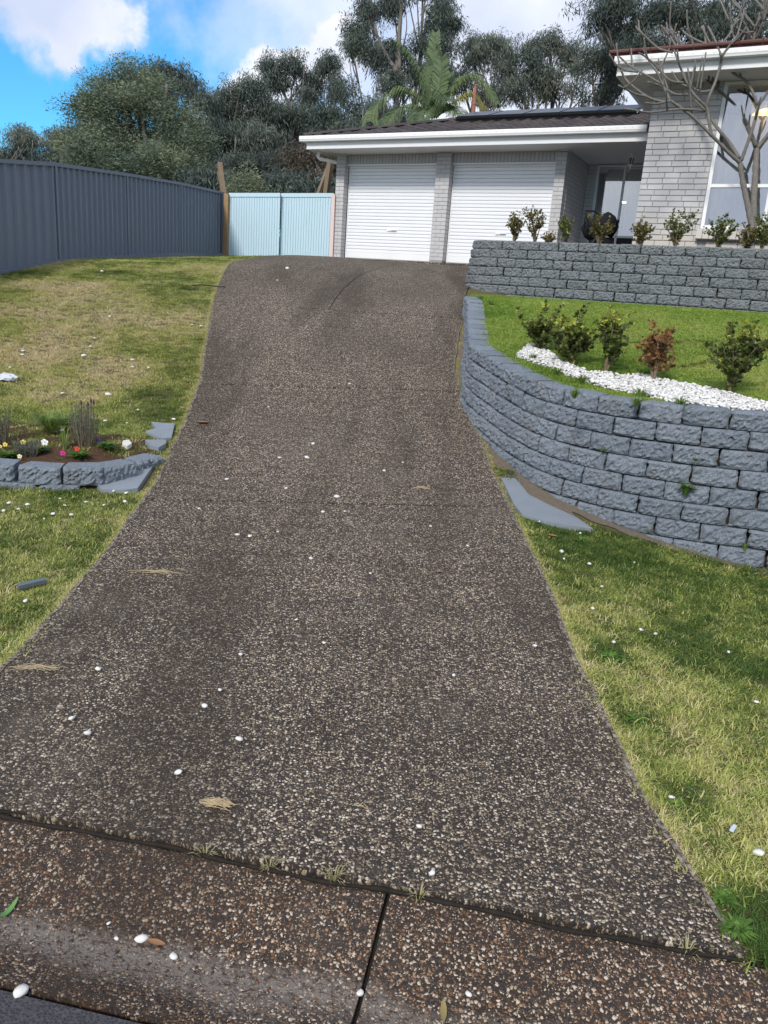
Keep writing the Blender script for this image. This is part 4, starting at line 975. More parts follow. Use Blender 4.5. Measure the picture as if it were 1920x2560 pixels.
tree('gum_tree', 'wide drooping gum tree above the solar panels', 'tree', TG, base_at(1340, 40), [(1330, 120, 44, 26, 40), (1385, 95, 30, 30, 40), (1410, 130, 40, 40, 40), (1310, 160, 46, 40, 40), (1370, 190, 60, 44, 40), (1300, 220, 46, 36, 40), (1400, 235, 60, 36, 40), (1445, 190, 34, 50, 40)], GUM, 24, .18, (.2, .85), 10)
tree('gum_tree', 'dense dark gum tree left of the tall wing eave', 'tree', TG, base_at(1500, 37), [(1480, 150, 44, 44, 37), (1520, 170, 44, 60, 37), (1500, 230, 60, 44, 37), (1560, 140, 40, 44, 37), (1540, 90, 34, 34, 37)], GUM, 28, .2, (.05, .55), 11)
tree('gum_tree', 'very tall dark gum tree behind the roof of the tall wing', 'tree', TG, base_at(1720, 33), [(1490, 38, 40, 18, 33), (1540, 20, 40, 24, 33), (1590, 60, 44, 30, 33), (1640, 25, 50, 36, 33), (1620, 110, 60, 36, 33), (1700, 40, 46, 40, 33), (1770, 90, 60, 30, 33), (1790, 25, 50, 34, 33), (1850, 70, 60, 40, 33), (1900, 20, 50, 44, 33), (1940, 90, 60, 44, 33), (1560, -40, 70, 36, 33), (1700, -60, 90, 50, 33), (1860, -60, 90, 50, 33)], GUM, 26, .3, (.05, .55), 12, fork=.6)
tree('gum_tree', 'slim gum tree between the tall gum and the slender gum behind the garage', 'tree', TG, base_at(860, 36), [(850, 330, 60, 24, 36), (900, 340, 60, 24, 36), (820, 300, 40, 30, 36), (1000, 300, 60, 30, 36), (960, 270, 50, 30, 36)], GUM, 24, .14, (.1, .6), 13)
for k, (px, py, rx, ry, d, lab) in enumerate([(520, 455, 60, 40, 25, 'dark low shrub behind the end of the steel fence'), (610, 465, 70, 26, 24, 'low pale green shrub directly behind the left gate leaf'), (720, 470, 80, 30, 25, 'dark shrub behind the right gate leaf'), (60, 440, 120, 40, 33, 'dark shrub above the steel fence at the far left'), (830, 470, 46, 50, 26, 'dark shrub in the gap beside the garage'), (200, 470, 120, 40, 30, 'dark undergrowth shrub below the big bushy tree')]):
    tree('shrub', lab, 'shrub', 'undergrowth shrubs behind the fence', base_at(px, d, 560), [(px, py, rx, ry, d), (px, py + 50, rx, 30, d)], GUM if k != 1 else OLV, 24, .05, (.1, .6) if k != 1 else (.5, 1), 30 + k, False, puff=.25)

# the bush further back reads as one mass
r = np.random.default_rng(5); n_ = 5200; px_ = r.uniform(-60, 1560, n_); d_ = r.uniform(44, 56, n_); topy = 330 + 40 * (vnoise(px_, px_ * 0, .012, 3) - .5) * 2 - 60 * (px_ > 520) * (px_ < 1000); topy = np.where(px_ < 140, 400, topy); py2 = topy + (520 - topy) * r.random(n_) ** .8
bp = np.array([at(a, b_, c_) for a, b_, c_ in zip(px_, py2, d_)])
tag(scatter('bushland', bp, np.stack([r.normal(0, .3, n_), r.normal(0, .3, n_), r.uniform(0, 6.28, n_)], 1), r.uniform(1.2, 2.2, n_), np.clip(r.normal(.3, .2, n_), 0, 1), GUM), 'dense dark wall of distant gum bush behind all the nearer trees', 'bushland')
# palm
pb = at(1082, 300, 27); pbase = (pb[0], pb[1], gz(pb[0], pb[1])); palm = thing('palm_tree', 'feathery green palm tree rising behind the garage roof', 'palm tree', pbase)
PB = np.array(pbase); cr = pb + np.array([0, 0, -.35])
MB().tube([PB - [0, 0, .3], PB + [0.05, 0, 1.5], cr - [0, 0, .6], cr + [0, 0, .3]], [.17, .15, .14, .06], 10).obj('trunk', m_gumbark, palm, True).location = -Vector(PB)
def frond(px_pts, depth_off, n_=64, ll=.62, yellow=0.0, droop=.9, seed=0):
    r = np.random.default_rng(300 + seed); P_ = []
    for i, (x, y) in enumerate(px_pts):
        d = 27 + depth_off * (i / (len(px_pts) - 1)); P_.append(at(x, y, d))
    w_ = spline(P_, 14); b = MB(); b.tube(w_[::3], np.linspace(.03, .006, len(w_[::3])), 5); nv0 = len(b.v); cl = [.4] * nv0
    s_ = arc_param3(w_)
    for k in range(n_):
        t = .10 + .90 * k / (n_ - 1); q = t * s_[-1]; p = np.array([np.interp(q, s_, w_[:, i]) for i in range(3)]); p2 = np.array([np.interp(min(q + .05, s_[-1]), s_, w_[:, i]) for i in range(3)]); p1 = np.array([np.interp(max(q - .05, 0), s_, w_[:, i]) for i in range(3)])
        tg = unit(p2 - p1); sd_ = unit(np.cross(tg, [0, 0, 1])) if abs(tg[2]) < .97 else unit(np.cross(tg, [0, 1, 0])); up_ = np.cross(sd_, tg)
        L_ = ll * (.45 + .55 * math.sin(math.pi * min(1, .12 + t * .86)))
        for sgn in (-1, 1):
            d_ = unit(sd_ * sgn * .9 + tg * .75 + up_ * .15 + r.normal(0, .07, 3)); m_ = p + d_ * L_ * .5; e = p + d_ * L_ * .9 + np.array([0, 0, -droop * L_ * r.uniform(.35, .75)])
            ww = unit(np.cross(d_, up_)) * .017; b.add([p - ww * .6, p + ww * .6, m_ + ww, e, m_ - ww], [(0, 1, 2, 4), (4, 2, 3)]); cl += [float(np.clip(r.uniform(.2, .75) + yellow + .15 * (1 - t), 0, 1))] * 5
    me = mesh('frond', np.array(b.v) - PB, b.f, m_palm); a = me.attributes.new('col', 'FLOAT', 'POINT'); a.data.foreach_set('value', np.array(cl, np.float32)); return link('frond', me, palm)
def arc_param3(p): return np.concatenate([[0], np.cumsum(np.linalg.norm(np.diff(p, axis=0), axis=1))])
X2 = lambda L_: [(700 + a / 2.37, b / 2.37) for a, b in L_]
for i, (pts_, do, ye) in enumerate([([(900, 690), (860, 520), (790, 370), (690, 255)], -.6, 0), ([(905, 690), (915, 500), (912, 330), (922, 195)], .5, -.1), ([(895, 690), (800, 570), (680, 540), (560, 640), (535, 715)], -.8, .08), ([(890, 700), (820, 650), (720, 640), (640, 700), (610, 740)], -1.2, -.1),
        ([(930, 690), (1010, 560), (1110, 470), (1210, 490), (1285, 610)], -.7, .1), ([(935, 690), (1030, 610), (1110, 570), (1180, 600), (1210, 640)], -.2, .45), ([(925, 690), (1000, 520), (1080, 460), (1170, 430)], .9, 0), ([(910, 690), (940, 560), (985, 470), (1010, 430)], .9, -.2),
        ([(905, 700), (880, 560), (870, 470), (880, 400)], 1.2, -.25), ([(900, 705), (850, 600), (800, 560), (750, 560)], 1.2, -.2), ([(925, 700), (980, 650), (1040, 640), (1090, 690)], -1.3, .0), ([(915, 700), (935, 620), (960, 560), (1000, 600)], -1.5, -.2), ([(900, 705), (880, 660), (850, 650), (820, 720)], -1.6, -.2), ([(915, 690), (950, 480), (955, 350), (930, 270)], -.3, -.15)]):
    frond(X2(pts_), do, 70, .74, ye, .95, i)

# ================================================================== FRANGIPANI
def fr_pt(px, py, d): return at(px, py, d)
FB = fr_pt(1884, 603, 11.55); FB = np.array([FB[0], FB[1], UZ - .05]); fr = thing('frangipani_tree', 'bare grey frangipani tree with two trunks in front of the tall wing', 'tree', FB)
def A4(L_): return [(1560 + a / 4.097, 80 + b / 4.097) for a, b in L_]
def A6(L_): return [(1600 + a / 5.184, b / 5.184) for a, b in L_]
LIMBS = []
def limb(name, pts, r0, r1, d0, d1, seed):
    r = np.random.default_rng(seed); n_ = len(pts); P_ = [at(x, y, d0 + (d1 - d0) * i / (n_ - 1) + (r.normal(0, .03) if 0 < i < n_ - 1 else 0)) - FB for i, (x, y) in enumerate(pts)]
    w_ = spline(P_, 7); m_ = len(w_); rad = .84 * np.linspace(r0, r1, m_) * (1 + .07 * np.sin(np.arange(m_) * 2.3) + r.normal(0, .045, m_)); rad[-1] *= .75
    LIMBS.append((w_, r1)); return MB().tube(w_, rad, 9).obj(name, m_frang, fr, True)
limb('trunk', A4([(1318, 2140), (1312, 2010), (1272, 1800), (1210, 1500), (1188, 1330)]), .062, .042, 11.55, 11.4, 1)
limb('trunk', A4([(1322, 2140), (1325, 2000), (1328, 1750), (1345, 1450), (1360, 1195)]), .066, .048, 11.55, 11.65, 2)
BR = [([(1190, 1340), (1060, 1225), (900, 1060), (690, 855), (470, 700)], .034, .024, 11.4, 11.0), ([(480, 705), (380, 712), (230, 658), (60, 530), (0, 455), (-30, 390)], .022, .016, 11.0, 10.9),
      ([(470, 700), (415, 575), (350, 430), (255, 290), (195, 155)], .022, .016, 11.0, 11.25), ([(240, 662), (120, 635), (0, 575), (-60, 545)], .018, .014, 10.95, 10.8), ([(460, 705), (340, 735), (222, 725)], .017, .014, 11.0, 10.75),
      ([(1180, 1290), (1090, 1150), (960, 985), (830, 800), (720, 690)], .032, .024, 11.4, 11.7), ([(850, 820), (720, 640), (560, 430), (430, 300), (340, 262)], .024, .016, 11.65, 11.9), ([(432, 302), (450, 230)], .017, .015, 11.8, 11.8),
      ([(895, 1065), (875, 940), (850, 790), (760, 690), (690, 600), (600, 420), (510, 180)], .028, .016, 11.2, 11.0), ([(840, 780), (880, 640), (940, 500), (985, 340), (1000, 245)], .026, .02, 11.2, 11.0), ([(1000, 245), (1095, 120), (1180, 10)], .019, .015, 11.0, 10.9), ([(1000, 250), (930, 80), (860, -60)], .02, .016, 11.0, 11.1),
      ([(1200, 1320), (1262, 1150), (1335, 930), (1378, 755)], .033, .026, 11.4, 11.2), ([(1378, 755), (1475, 610), (1530, 520)], .024, .02, 11.2, 11.0), ([(1370, 740), (1300, 580), (1235, 490), (1120, 420), (1010, 310), (880, 110), (790, -60)], .026, .016, 11.2, 11.4),
      ([(1352, 1170), (1262, 960), (1205, 850)], .042, .034, 11.65, 11.8), ([(1210, 865), (1100, 820), (1000, 740), (920, 610), (820, 480), (650, 300), (570, 130), (470, -20)], .032, .017, 11.8, 12.0), ([(1225, 850), (1130, 740), (1020, 640), (935, 570), (910, 540), (780, 420), (620, 200), (550, 60)], .026, .016, 11.8, 11.6),
      ([(1212, 850), (1222, 680), (1232, 500), (1262, 300), (1268, 80), (1250, -40)], .03, .017, 11.8, 11.7), ([(1240, 500), (1290, 270), (1335, 60), (1350, -60)], .025, .017, 11.75, 11.9), ([(1365, 1185), (1420, 1120), (1475, 1050), (1540, 930)], .034, .028, 11.65, 11.6),
      ([(692, 850), (680, 640), (662, 425)], .017, .014, 11.15, 10.9), ([(830, 810), (700, 795), (560, 790), (400, 810), (250, 822), (110, 800), (-10, 785)], .019, .014, 11.2, 10.7), ([(660, 640), (520, 635), (400, 560), (238, 508)], .018, .014, 11.25, 11.4), ([(880, 600), (800, 612), (720, 580), (650, 560)], .018, .014, 11.1, 11.2),
      ([(610, 520), (480, 500), (380, 410), (300, 320), (200, 240), (150, 215)], .018, .014, 11.0, 10.7), ([(410, 560), (385, 430), (352, 275)], .016, .014, 11.1, 11.0), ([(400, 540), (280, 470), (150, 400), (40, 330), (-50, 250)], .018, .014, 11.1, 11.4), ([(870, 480), (850, 260), (828, 20), (810, -70)], .019, .015, 11.5, 11.8), ([(880, 300), (770, 290), (640, 200), (600, 100)], .017, .014, 11.6, 11.7), ([(880, 300), (920, 190)], .015, .013, 11.6, 11.6),
      ([(800, 430), (735, 240), (690, 60), (640, -40)], .019, .015, 11.6, 11.5), ([(1195, 440), (1165, 200), (1110, 0), (1090, -60)], .019, .015, 11.5, 11.6), ([(880, 135), (760, 90), (640, 25), (600, -20)], .017, .014, 11.3, 11.5), ([(500, 210), (420, 190), (330, 150), (160, -10), (120, -60)], .018, .014, 11.0, 11.2), ([(560, 200), (480, 60), (380, -70)], .018, .014, 11.5, 11.6), ([(140, 410), (0, 395), (-40, 385)], .014, .012, 11.2, 11.1)]
for i, (p_, r0, r1, d0, d1) in enumerate(BR): limb('branch', A4(p_), r0, r1, d0, d1, 50 + i)
for i, (p_, r0, r1, d0, d1) in enumerate([([(1490, 350), (1560, 220), (1640, 60), (1680, -40)], .018, .014, 11.5, 11.4), ([(1480, 345), (1390, 220), (1310, 130), (1270, 40)], .018, .014, 11.5, 11.6), ([(1480, 520), (1490, 340), (1470, 560)], .016, .014, 11.6, 11.6), ([(1455, 510), (1350, 290), (1300, 140), (1220, 0), (1180, -60)], .02, .015, 11.6, 11.8), ([(1660, 180), (1590, 110), (1500, 0)], .022, .02, 11.3, 11.4), ([(1500, 500), (1590, 300), (1620, 180)], .018, .014, 11.5, 11.3), ([(1190, 370), (1250, 290), (1320, 230)], .015, .013, 11.5, 11.4), ([(1040, 590), (1190, 380), (1110, 170), (1040, 0)], .018, .015, 11.3, 11.5)]): limb('branch', A6(p_), r0, r1, d0, d1, 120 + i)

r__ = np.random.default_rng(77)
for k in range(58):
    w_, r1 = LIMBS[3 + int(r__.integers(len(LIMBS) - 3))]; i_ = int(len(w_) * r__.uniform(.35, .9)); p = w_[i_]; t = unit(w_[min(i_ + 2, len(w_) - 1)] - w_[max(0, i_ - 2)])
    d_ = unit(t * .6 + np.array([r__.normal(-.1, .6), r__.normal(0, .6), r__.uniform(.3, 1.1)])); L_ = r__.uniform(.22, .5); d2 = unit(d_ + np.array([0, 0, .5]))
    q_ = spline([p, p + d_ * L_ * .5, p + d_ * L_ * .5 + d2 * L_ * .5], 5); rd_ = np.linspace(.0135, .0105, len(q_)) * (1 + r__.normal(0, .05, len(q_))); MB().tube(q_, rd_, 8).obj('branch', m_frang, fr, True)
# ================================================================== BUSHES
def leaf_plant(name, label, cat, base, height, width, m, n_leaf, leaf=.03, stems=5, seed=0, group=None, tip=.35, lean=(0, 0), bare=.12, tone=(.1, .6), stem_m=None, gather=1.0):
    r = np.random.default_rng(700 + seed); B = np.array(base, float); root = thing(name, label, cat, B, 0, group); sb = MB(); lb = MB(); cl = []; per = max(1, n_leaf // (stems * 5))
    for s_ in range(stems):
        a = r.uniform(0, 6.28); h = height * r.uniform(.6, 1.0) if s_ else height; rad = width * .5 * r.uniform(.35, 1)
        e = np.array([math.cos(a) * rad + lean[0] * h, math.sin(a) * rad + lean[1] * h, h]); c_ = np.array([e[0] * .35 + r.normal(0, .01), e[1] * .35, h * .5]); w_ = spline([np.zeros(3), c_, e], 7)
        sb.tube(w_, np.linspace(.007, .002, len(w_)) * (1 + height), 5, False)
        paths = [w_]
        for k in range(4):
            st = w_[int(len(w_) * r.uniform(.25, .85))]; d_ = unit(np.array([*r.normal(0, 1, 2), r.uniform(.3, 1.2)])); L_ = width * r.uniform(.25, .55) * gather; tw = spline([st, st + d_ * L_ * .5 + [0, 0, .01], st + d_ * L_ + [0, 0, .03]], 4); sb.tube(tw, np.linspace(.003, .0012, len(tw)), 4, False); paths.append(tw)
        for w2 in paths:
            for k in range(per):
                t = r.uniform(bare if w2 is w_ else .15, 1); p = w2[min(len(w2) - 1, int(t * len(w2)))] + r.normal(0, .006, 3); d_ = unit(np.array([*r.normal(0, 1, 2), r.uniform(-.1, 1.0)])); s2 = unit(np.cross(d_, r.normal(0, 1, 3))); n3 = np.cross(d_, s2); L_ = leaf * r.uniform(.6, 1.25); w = L_ * .42
                lb.add([p, p + d_ * L_ * .5 + s2 * w - n3 * .002, p + d_ * L_ - n3 * L_ * .12, p + d_ * L_ * .5 - s2 * w - n3 * .002], [(0, 1, 2), (0, 2, 3)])
                v_ = r.uniform(*tone) + (tip if (p[2] > height * .80 and r.random() < .6) else 0) + (.3 if r.random() < .05 else 0); cl += [float(np.clip(v_, 0, 1))] * 4
    sb.obj('stems', stem_m or m_timber, root)
    me = lb.mesh('foliage', m); a_ = me.attributes.new('col', 'FLOAT', 'POINT'); a_.data.foreach_set('value', np.array(cl, np.float32)); o = link('foliage', me, root); o['kind'] = 'stuff'; return root
def on_strip(px, back=.30): r = ray(px, 603); t = (c0 + un * back - EYE[:2]) @ un / (r[:2] @ un); p = EYE + r * t; return (p[0], p[1], UZ - .03)
GU = 'small shrubs planted along the top of the upper wall'
for i, (px, top, wpx, m_, lab, n_) in enumerate([(1286, 538, 46, m_bush_ol, 'upright bronze-green shrub in front of the second garage door, leftmost on the upper wall', 420), (1338, 529, 52, m_bush_ol, 'taller spindly shrub beside the pier of the second garage door', 380), (1370, 583, 30, m_bush_ol, 'tiny low shrub at the foot of the spindly one on the upper wall', 130), (1417, 545, 44, m_bush, 'fresh green shrub in front of the shaded porch wall', 380), (1500, 553, 56, m_bush_ol, 'leafy shrub in front of the black stroller', 480), (1601, 552, 52, m_bush_ol, 'golden bronze shrub at the left edge of the tall wing wall', 460), (1690, 529, 60, m_bush, 'sparse tall shrub in front of the brick wall of the tall wing', 420), (1796, 538, 58, m_bush, 'rounded dark shrub below the front window', 520), (1872, 555, 42, m_bush_ol, 'shrub at the left foot of the frangipani trunk', 330), (1908, 533, 50, m_bush, 'shrub just right of the frangipani trunk', 420)]):
    b_ = on_strip(px); d_ = float((np.array(b_) - EYE) @ CAM_F); leaf_plant('shrub', lab, 'shrub', b_, (603 - top) * d_ / FPX * 1.15, wpx * d_ / FPX * 1.25, m_, int(n_ * 2.2), .033, 8, 10 + i, GU, .12, tone=(.15, .75), lean=(rng.normal(0, .08), 0))
H1s = lambda x, y: H1(np.asarray(x), np.asarray(y))
def on_terrace(px, py):
    r = ray(px, py); ts = np.arange(5.0, 14, .01); p = EYE[None] + ts[:, None] * r[None]; ok = (p[:, 2] < H1(p[:, 0], p[:, 1])) & (inside(poly, p[:, 0], p[:, 1]) | (((p[:, :2] - c0) @ un) > -.03))
    q = p[np.argmax(ok)].copy(); k = (q[:2] - c0) @ un
    if k > -.06: q[:2] -= un * (k + .06)
    q[2] = float(H1(q[0], q[1])); return q
GL = 'young shrubs beside the white pebble bed'
for i, (px, py, top, wpx, m_, lab, n_, kw) in enumerate([(1352, 880, 800, 92, m_bush, 'dark green bushy shrub at the left end of the white pebble bed', 900, {}), (1425, 915, 815, 88, m_bush, 'dark green shrub with yellow tips, second from the left by the pebbles', 900, {}), (1512, 935, 786, 74, m_bush, 'shrub with bright yellow-green new growth in the middle of the pebble bed', 520, dict(tip=.5, bare=.3)), (1634, 958, 832, 74, m_bush_br, 'russet brown shrub on a thin stem in the pebble bed', 480, dict(bare=.42)), (1822, 985, 815, 112, m_bush, 'large open dark shrub at the right of the pebble bed', 900, dict(tip=.45, lean=(.12, 0)))]):
    b_ = on_terrace(px, py); d_ = float((b_ - EYE) @ CAM_F); leaf_plant('shrub', lab, 'shrub', b_, (py - top) * d_ / FPX * 1.0, wpx * d_ / FPX * 1.05, m_, int(n_ * 1.9), .038, 9, 40 + i, GL, **{**dict(tip=.3, tone=(.12, .72), gather=1.25), **kw})

# ================================================================== PEBBLE BED, GRASS
def ico(name, m, sub=1, sx=1, sy=1, sz=.6, seed=0, amp=.2):
    bm = bmesh.new(); bmesh.ops.create_icosphere(bm, subdivisions=sub, radius=1); r = random.Random(seed)
    for v in bm.verts: k = 1 + r.uniform(-amp, amp); v.co = Vector((v.co.x * sx * k, v.co.y * sy * k, v.co.z * sz * k))
    me = bpy.data.meshes.new(name); bm.to_mesh(me); bm.free(); me.materials.append(m); me.polygons.foreach_set('use_smooth', [True] * len(me.polygons)); return me
PEB = [bpy.data.objects.new('pebble', ico('pebble', m_pebble, 1, 1.25, .9, .65, i)) for i in range(5)]
bed_px = [(1290 + 0, 893), (1320, 868), (1350, 872), (1400, 905), (1470, 935), (1540, 940), (1600, 945), (1650, 955), (1720, 968), (1800, 985), (1870, 1005), (1935, 1020), (1935, 1040), (1850, 1030), (1760, 1022), (1690, 1010), (1600, 990), (1520, 975), (1470, 960), (1420, 945), (1380, 925), (1335, 912)]
bed = np.array([on_terrace(*q)[:2] for q in bed_px])
x0, y0 = bed.min(0) - .02; x1, y1 = bed.max(0) + .02
q = rng.uniform((x0, y0), (x1, y1), (60000, 2)); q = q[inside(bed, q[:, 0], q[:, 1])]
area = 0.5 * abs(np.dot(bed[:, 0], np.roll(bed[:, 1], 1)) - np.dot(bed[:, 1], np.roll(bed[:, 0], 1))); q = q[:int(area * 6500)]
z = H1(q[:, 0], q[:, 1]) + rng.uniform(.004, .035, len(q)); n_ = len(q)
scatter('pebble_bed', np.column_stack([q, z]), rng.uniform(-.5, .5, (n_, 3)) + np.column_stack([np.zeros(n_), np.zeros(n_), rng.uniform(0, 6, n_)]), rng.uniform(.007, .0165, n_), rng.uniform(0, 1, n_), PEB)
q = rng.uniform((4.2 - 3, 11.5), (5, 13), (10, 2))
def blade_clump(name, n, rad, hmin, hmax, m, seed, lay=.8):
    r = np.random.default_rng(seed); b = MB()
    for k in range(n):
        p = np.array([*r.normal(0, rad * .6, 2), -.004]); h = r.uniform(hmin, hmax); a = r.uniform(0, 6.28); l = r.uniform(.2, lay); d_ = np.array([math.cos(a) * l, math.sin(a) * l, 1.0]); d_ = unit(d_); w = .0011 + .0010 * r.random(); s_ = np.array([-math.sin(a), math.cos(a), 0]) * w
        m1 = p + d_ * h * .55; e = p + d_ * h + np.array([math.cos(a), math.sin(a), -.6]) * h * .25; b.add([p - s_, p + s_, m1 + s_ * .8, e, m1 - s_ * .8], [(0, 1, 2, 4), (4, 2, 3)])
    return proto(name, b.v, b.f, m)
GR = [blade_clump('grass_clump', 40, .042, .012, .036, m_grass, 60 + i, 2.0) for i in range(5)]
GT = [blade_clump('grass_clump', 46, .042, .010, .032, m_grass_t, 70 + i, 1.6) for i in range(5)]
def lawn_scatter(name, pts, fn, dry, protos, s0=.8, s1=1.3, var=.13):
    n_ = len(pts); z = fn(pts[:, 0], pts[:, 1]); rot = np.column_stack([rng.normal(0, .12, n_), rng.normal(0, .12, n_), rng.uniform(0, 6.28, n_)])
    return scatter(name, np.column_stack([pts, z]), rot, rng.uniform(s0, s1, n_), np.clip(dry + rng.normal(0, 1, n_) * var, 0, 1), protos)
def fbm(x, y, s, seed=0): return (vnoise(x, y, s, seed) + .5 * vnoise(x, y, s * 2.1, seed + 1) + .25 * vnoise(x, y, s * 4.3, seed + 2)) / 1.75
# lawns beside the drive
q = rng.uniform((-6.3, 1.3), (3.4, 20.6), (230000, 2)); x, y = q[:, 0], q[:, 1]; dist = np.hypot(x, y)
keep = (y + .17 * x > 1.735) & ((x < xl(y) + .012 + rng.normal(0, .018, len(x))) | ((x > xr(y) - .012 + rng.normal(0, .018, len(x))) & (y < 6.0)))
keep &= ~((x > -2.9) & (y > 4.96) & (y < 5.5) & (x < -1.55) & (y > 4.9 + .25 * np.clip(x + 2.1, 0, 1)))
keep &= ~inside(np.array(wedge), x, y)
flx = np.interp(y, [p[1] for p in FP], [p[0] for p in FP]); keep &= x > flx + .03
dwall = np.sqrt(((np.stack([x, y], 1)[:, None] - lw2[None, ::6]) ** 2).sum(-1)).min(1); keep &= ~((x > 1.0) & (dwall < .13)); keep &= ~((x > 1.0) & (y > 5.02 + .3 * np.clip(2 - x, 0, 1)))
dens = np.where(y < 6.4, 1.0, np.where(y < 9, .62, .42)); keep &= rng.random(len(x)) < dens
q = q[keep]; x, y = q[:, 0], q[:, 1]
edge = np.minimum(np.abs(x - xl(y)), np.abs(x - xr(y)))
dry = .27 + 1.35 * (fbm(x, y, .9, 3) - .5) - .08 * (x > 0) + .5 * (fbm(x, y, 4, 8) - .5) + .55 * (fbm(x * .5, y, 2.2, 21) - .5) + .4 * np.exp(-(edge / .04) ** 2)
dry += np.where(x < 0, .15 * np.clip((y - 4) / 4, 0, 1), .0)
for px, py, rr_, amt in [(115, 880, .45, .5), (170, 925, .5, .35), (290, 945, .5, .4), (150, 985, .5, .45), (350, 800, .9, .3), (400, 870, .5, .28), (80, 690, .9, .25), (250, 720, 1.4, .22), (60, 1200, .35, .25), (520, 740, .6, .2)]:
    c_ = on_ground(px, py); dry += amt * np.exp(-((x - c_[0]) ** 2 + ((y - c_[1])) ** 2) / rr_ ** 2) * (.5 + fbm(x, y, 3, 5))
for px, py, rr_, amt in [(1520, 1640, .12, .7), (1590, 1810, .10, .6), (1850, 2330, .10, .7), (1890, 2300, .15, .7), (1700, 2000, .12, .35), (1500, 1370, .3, .3), (150, 645, .7, .5), (60, 690, .5, .5)]:
    c_ = on_ground(px, py); dry -= amt * np.exp(-((x - c_[0]) ** 2 + (y - c_[1]) ** 2) / rr_ ** 2)
lawn_scatter('grass', q, H, dry, GR, var=np.where(y < 6.2, .27, .17))
ye = rng.uniform(1.9, 13, 5500); sd_ = rng.random(5500) < .5; xe = np.where(sd_, xl(ye) + .005 * np.sin(ye * 5.1) - rng.normal(.0, .013, 5500), xr(ye) + rng.normal(0, .013, 5500)); kk = (~sd_ & (ye < 10.5)) | sd_
xe, ye = xe[kk], ye[kk]; kk = ~inside(np.array(wedge), xe, ye) & (vnoise(xe, ye, 3.0, 4) + rng.normal(0, .2, len(xe)) > .3); qe = np.column_stack([xe, ye])[kk]
lawn_scatter('dry_edge_grass', qe, lambda a, b: H(a, b) + .006, np.full(len(qe), .74), GR, .4, .8)
# terrace grass
q = rng.uniform((.8, 4.8), (6.4, 12.7), (64000, 2)); k = inside(poly, q[:, 0], q[:, 1]) & ~inside(bed, q[:, 0], q[:, 1]); q = q[k]; x, y = q[:, 0], q[:, 1]
db = np.sqrt(((q[:, None] - lw2[None, ::6]) ** 2).sum(-1)).min(1); q = q[db > .16]; x, y = q[:, 0], q[:, 1]
dw = -(q - c0) @ un
dry = .28 + .9 * (fbm(x, y, 1.1, 13) - .5) + .5 * np.exp(-(dw / .18) ** 2) + .25 * np.exp(-(((x - 3) / 1.0) ** 2 + ((y - 7.6) / .9) ** 2))
lawn_scatter('grass', q, H1, dry, GT)

# ================================================================== STROLLER
r_ = ray(1497, 603); vq = -.75; hv3 = np.array([*HV, 0]); t_ = (hv3[:2] @ (HO[:2] - EYE[:2]) + vq) / (r_[:2] @ HV); sb_ = EYE + r_ * t_; sb_[2] = HO[2] + .27
k_ = t_ / FPX / 5.53; zb_ = 603 * 5.53 - 340 * 5.53
strl = thing('stroller', 'black folding stroller with rounded canopy parked on the porch', 'stroller', sb_, -.15)
zoff = (EYE + r_ * t_)[2] - sb_[2]
def SP(X, Y, y=0.0): return ((X - 868) * k_, y, (1454 - Y) * k_ * .97 + zoff)
def blob_mesh(name, c, rad, m, parent, cut=None, seed=0, sub=3):
    bm = bmesh.new(); bmesh.ops.create_icosphere(bm, subdivisions=sub, radius=1); r = random.Random(seed)
    for v in bm.verts:
        p = v.co.copy(); w = 1 + .05 * math.sin(p.x * 7 + seed) * math.cos(p.z * 6); v.co = Vector((c[0] + p.x * rad[0] * w, c[1] + p.y * rad[1], c[2] + p.z * rad[2] * w))
    if cut: bmesh.ops.bisect_plane(bm, geom=bm.verts[:] + bm.edges[:] + bm.faces[:], plane_co=cut[0], plane_no=cut[1], clear_outer=True)
    me = bpy.data.meshes.new(name); bm.to_mesh(me); bm.free(); me.materials.append(m); me.polygons.foreach_set('use_smooth', [True] * len(me.polygons)); return link(name, me, parent)
cc = SP(935, 1255); blob_mesh('canopy', cc, (.235, .25, .265), m_black, strl, (Vector(cc) - Vector((0, 0, .12)), Vector((-.5, 0, -.85))), 1)
b = MB(); b.tube([SP(1062, 1190, -.2), SP(1088, 1175, 0), SP(1062, 1190, .2)], .03, 8); b.obj('canopy_rim', m_black, strl, True)
blob_mesh('seat', SP(780, 1290), (.24, .21, .24), m_black, strl, None, 2)
blob_mesh('basket', SP(900, 1500), (.27, .19, .16), m_black, strl, None, 5, 2)
b = MB(); b.tube(spline([SP(690, 1330, -.17), SP(650, 1160, -.2), SP(618, 1085, -.2), SP(668, 1068, -.1), SP(770, 1058, .1), SP(840, 1115, .2), SP(880, 1330, .2)], 5), .018, 8); b.obj('handle', m_blackmetal, strl, True)
MB().tube([SP(632, 1150, -.2), SP(628, 1200, -.21), SP(634, 1255, -.2)], .012, 6).obj('wrist_strap', m_black, strl)
for sy in (-.19, .19): MB().tube([SP(700, 1250, sy), SP(1010, 1560, sy)], .014, 6).obj('frame_tube', m_blackmetal, strl); MB().tube([SP(900, 1240, sy), SP(740, 1570, sy)], .014, 6).obj('frame_tube', m_blackmetal, strl)
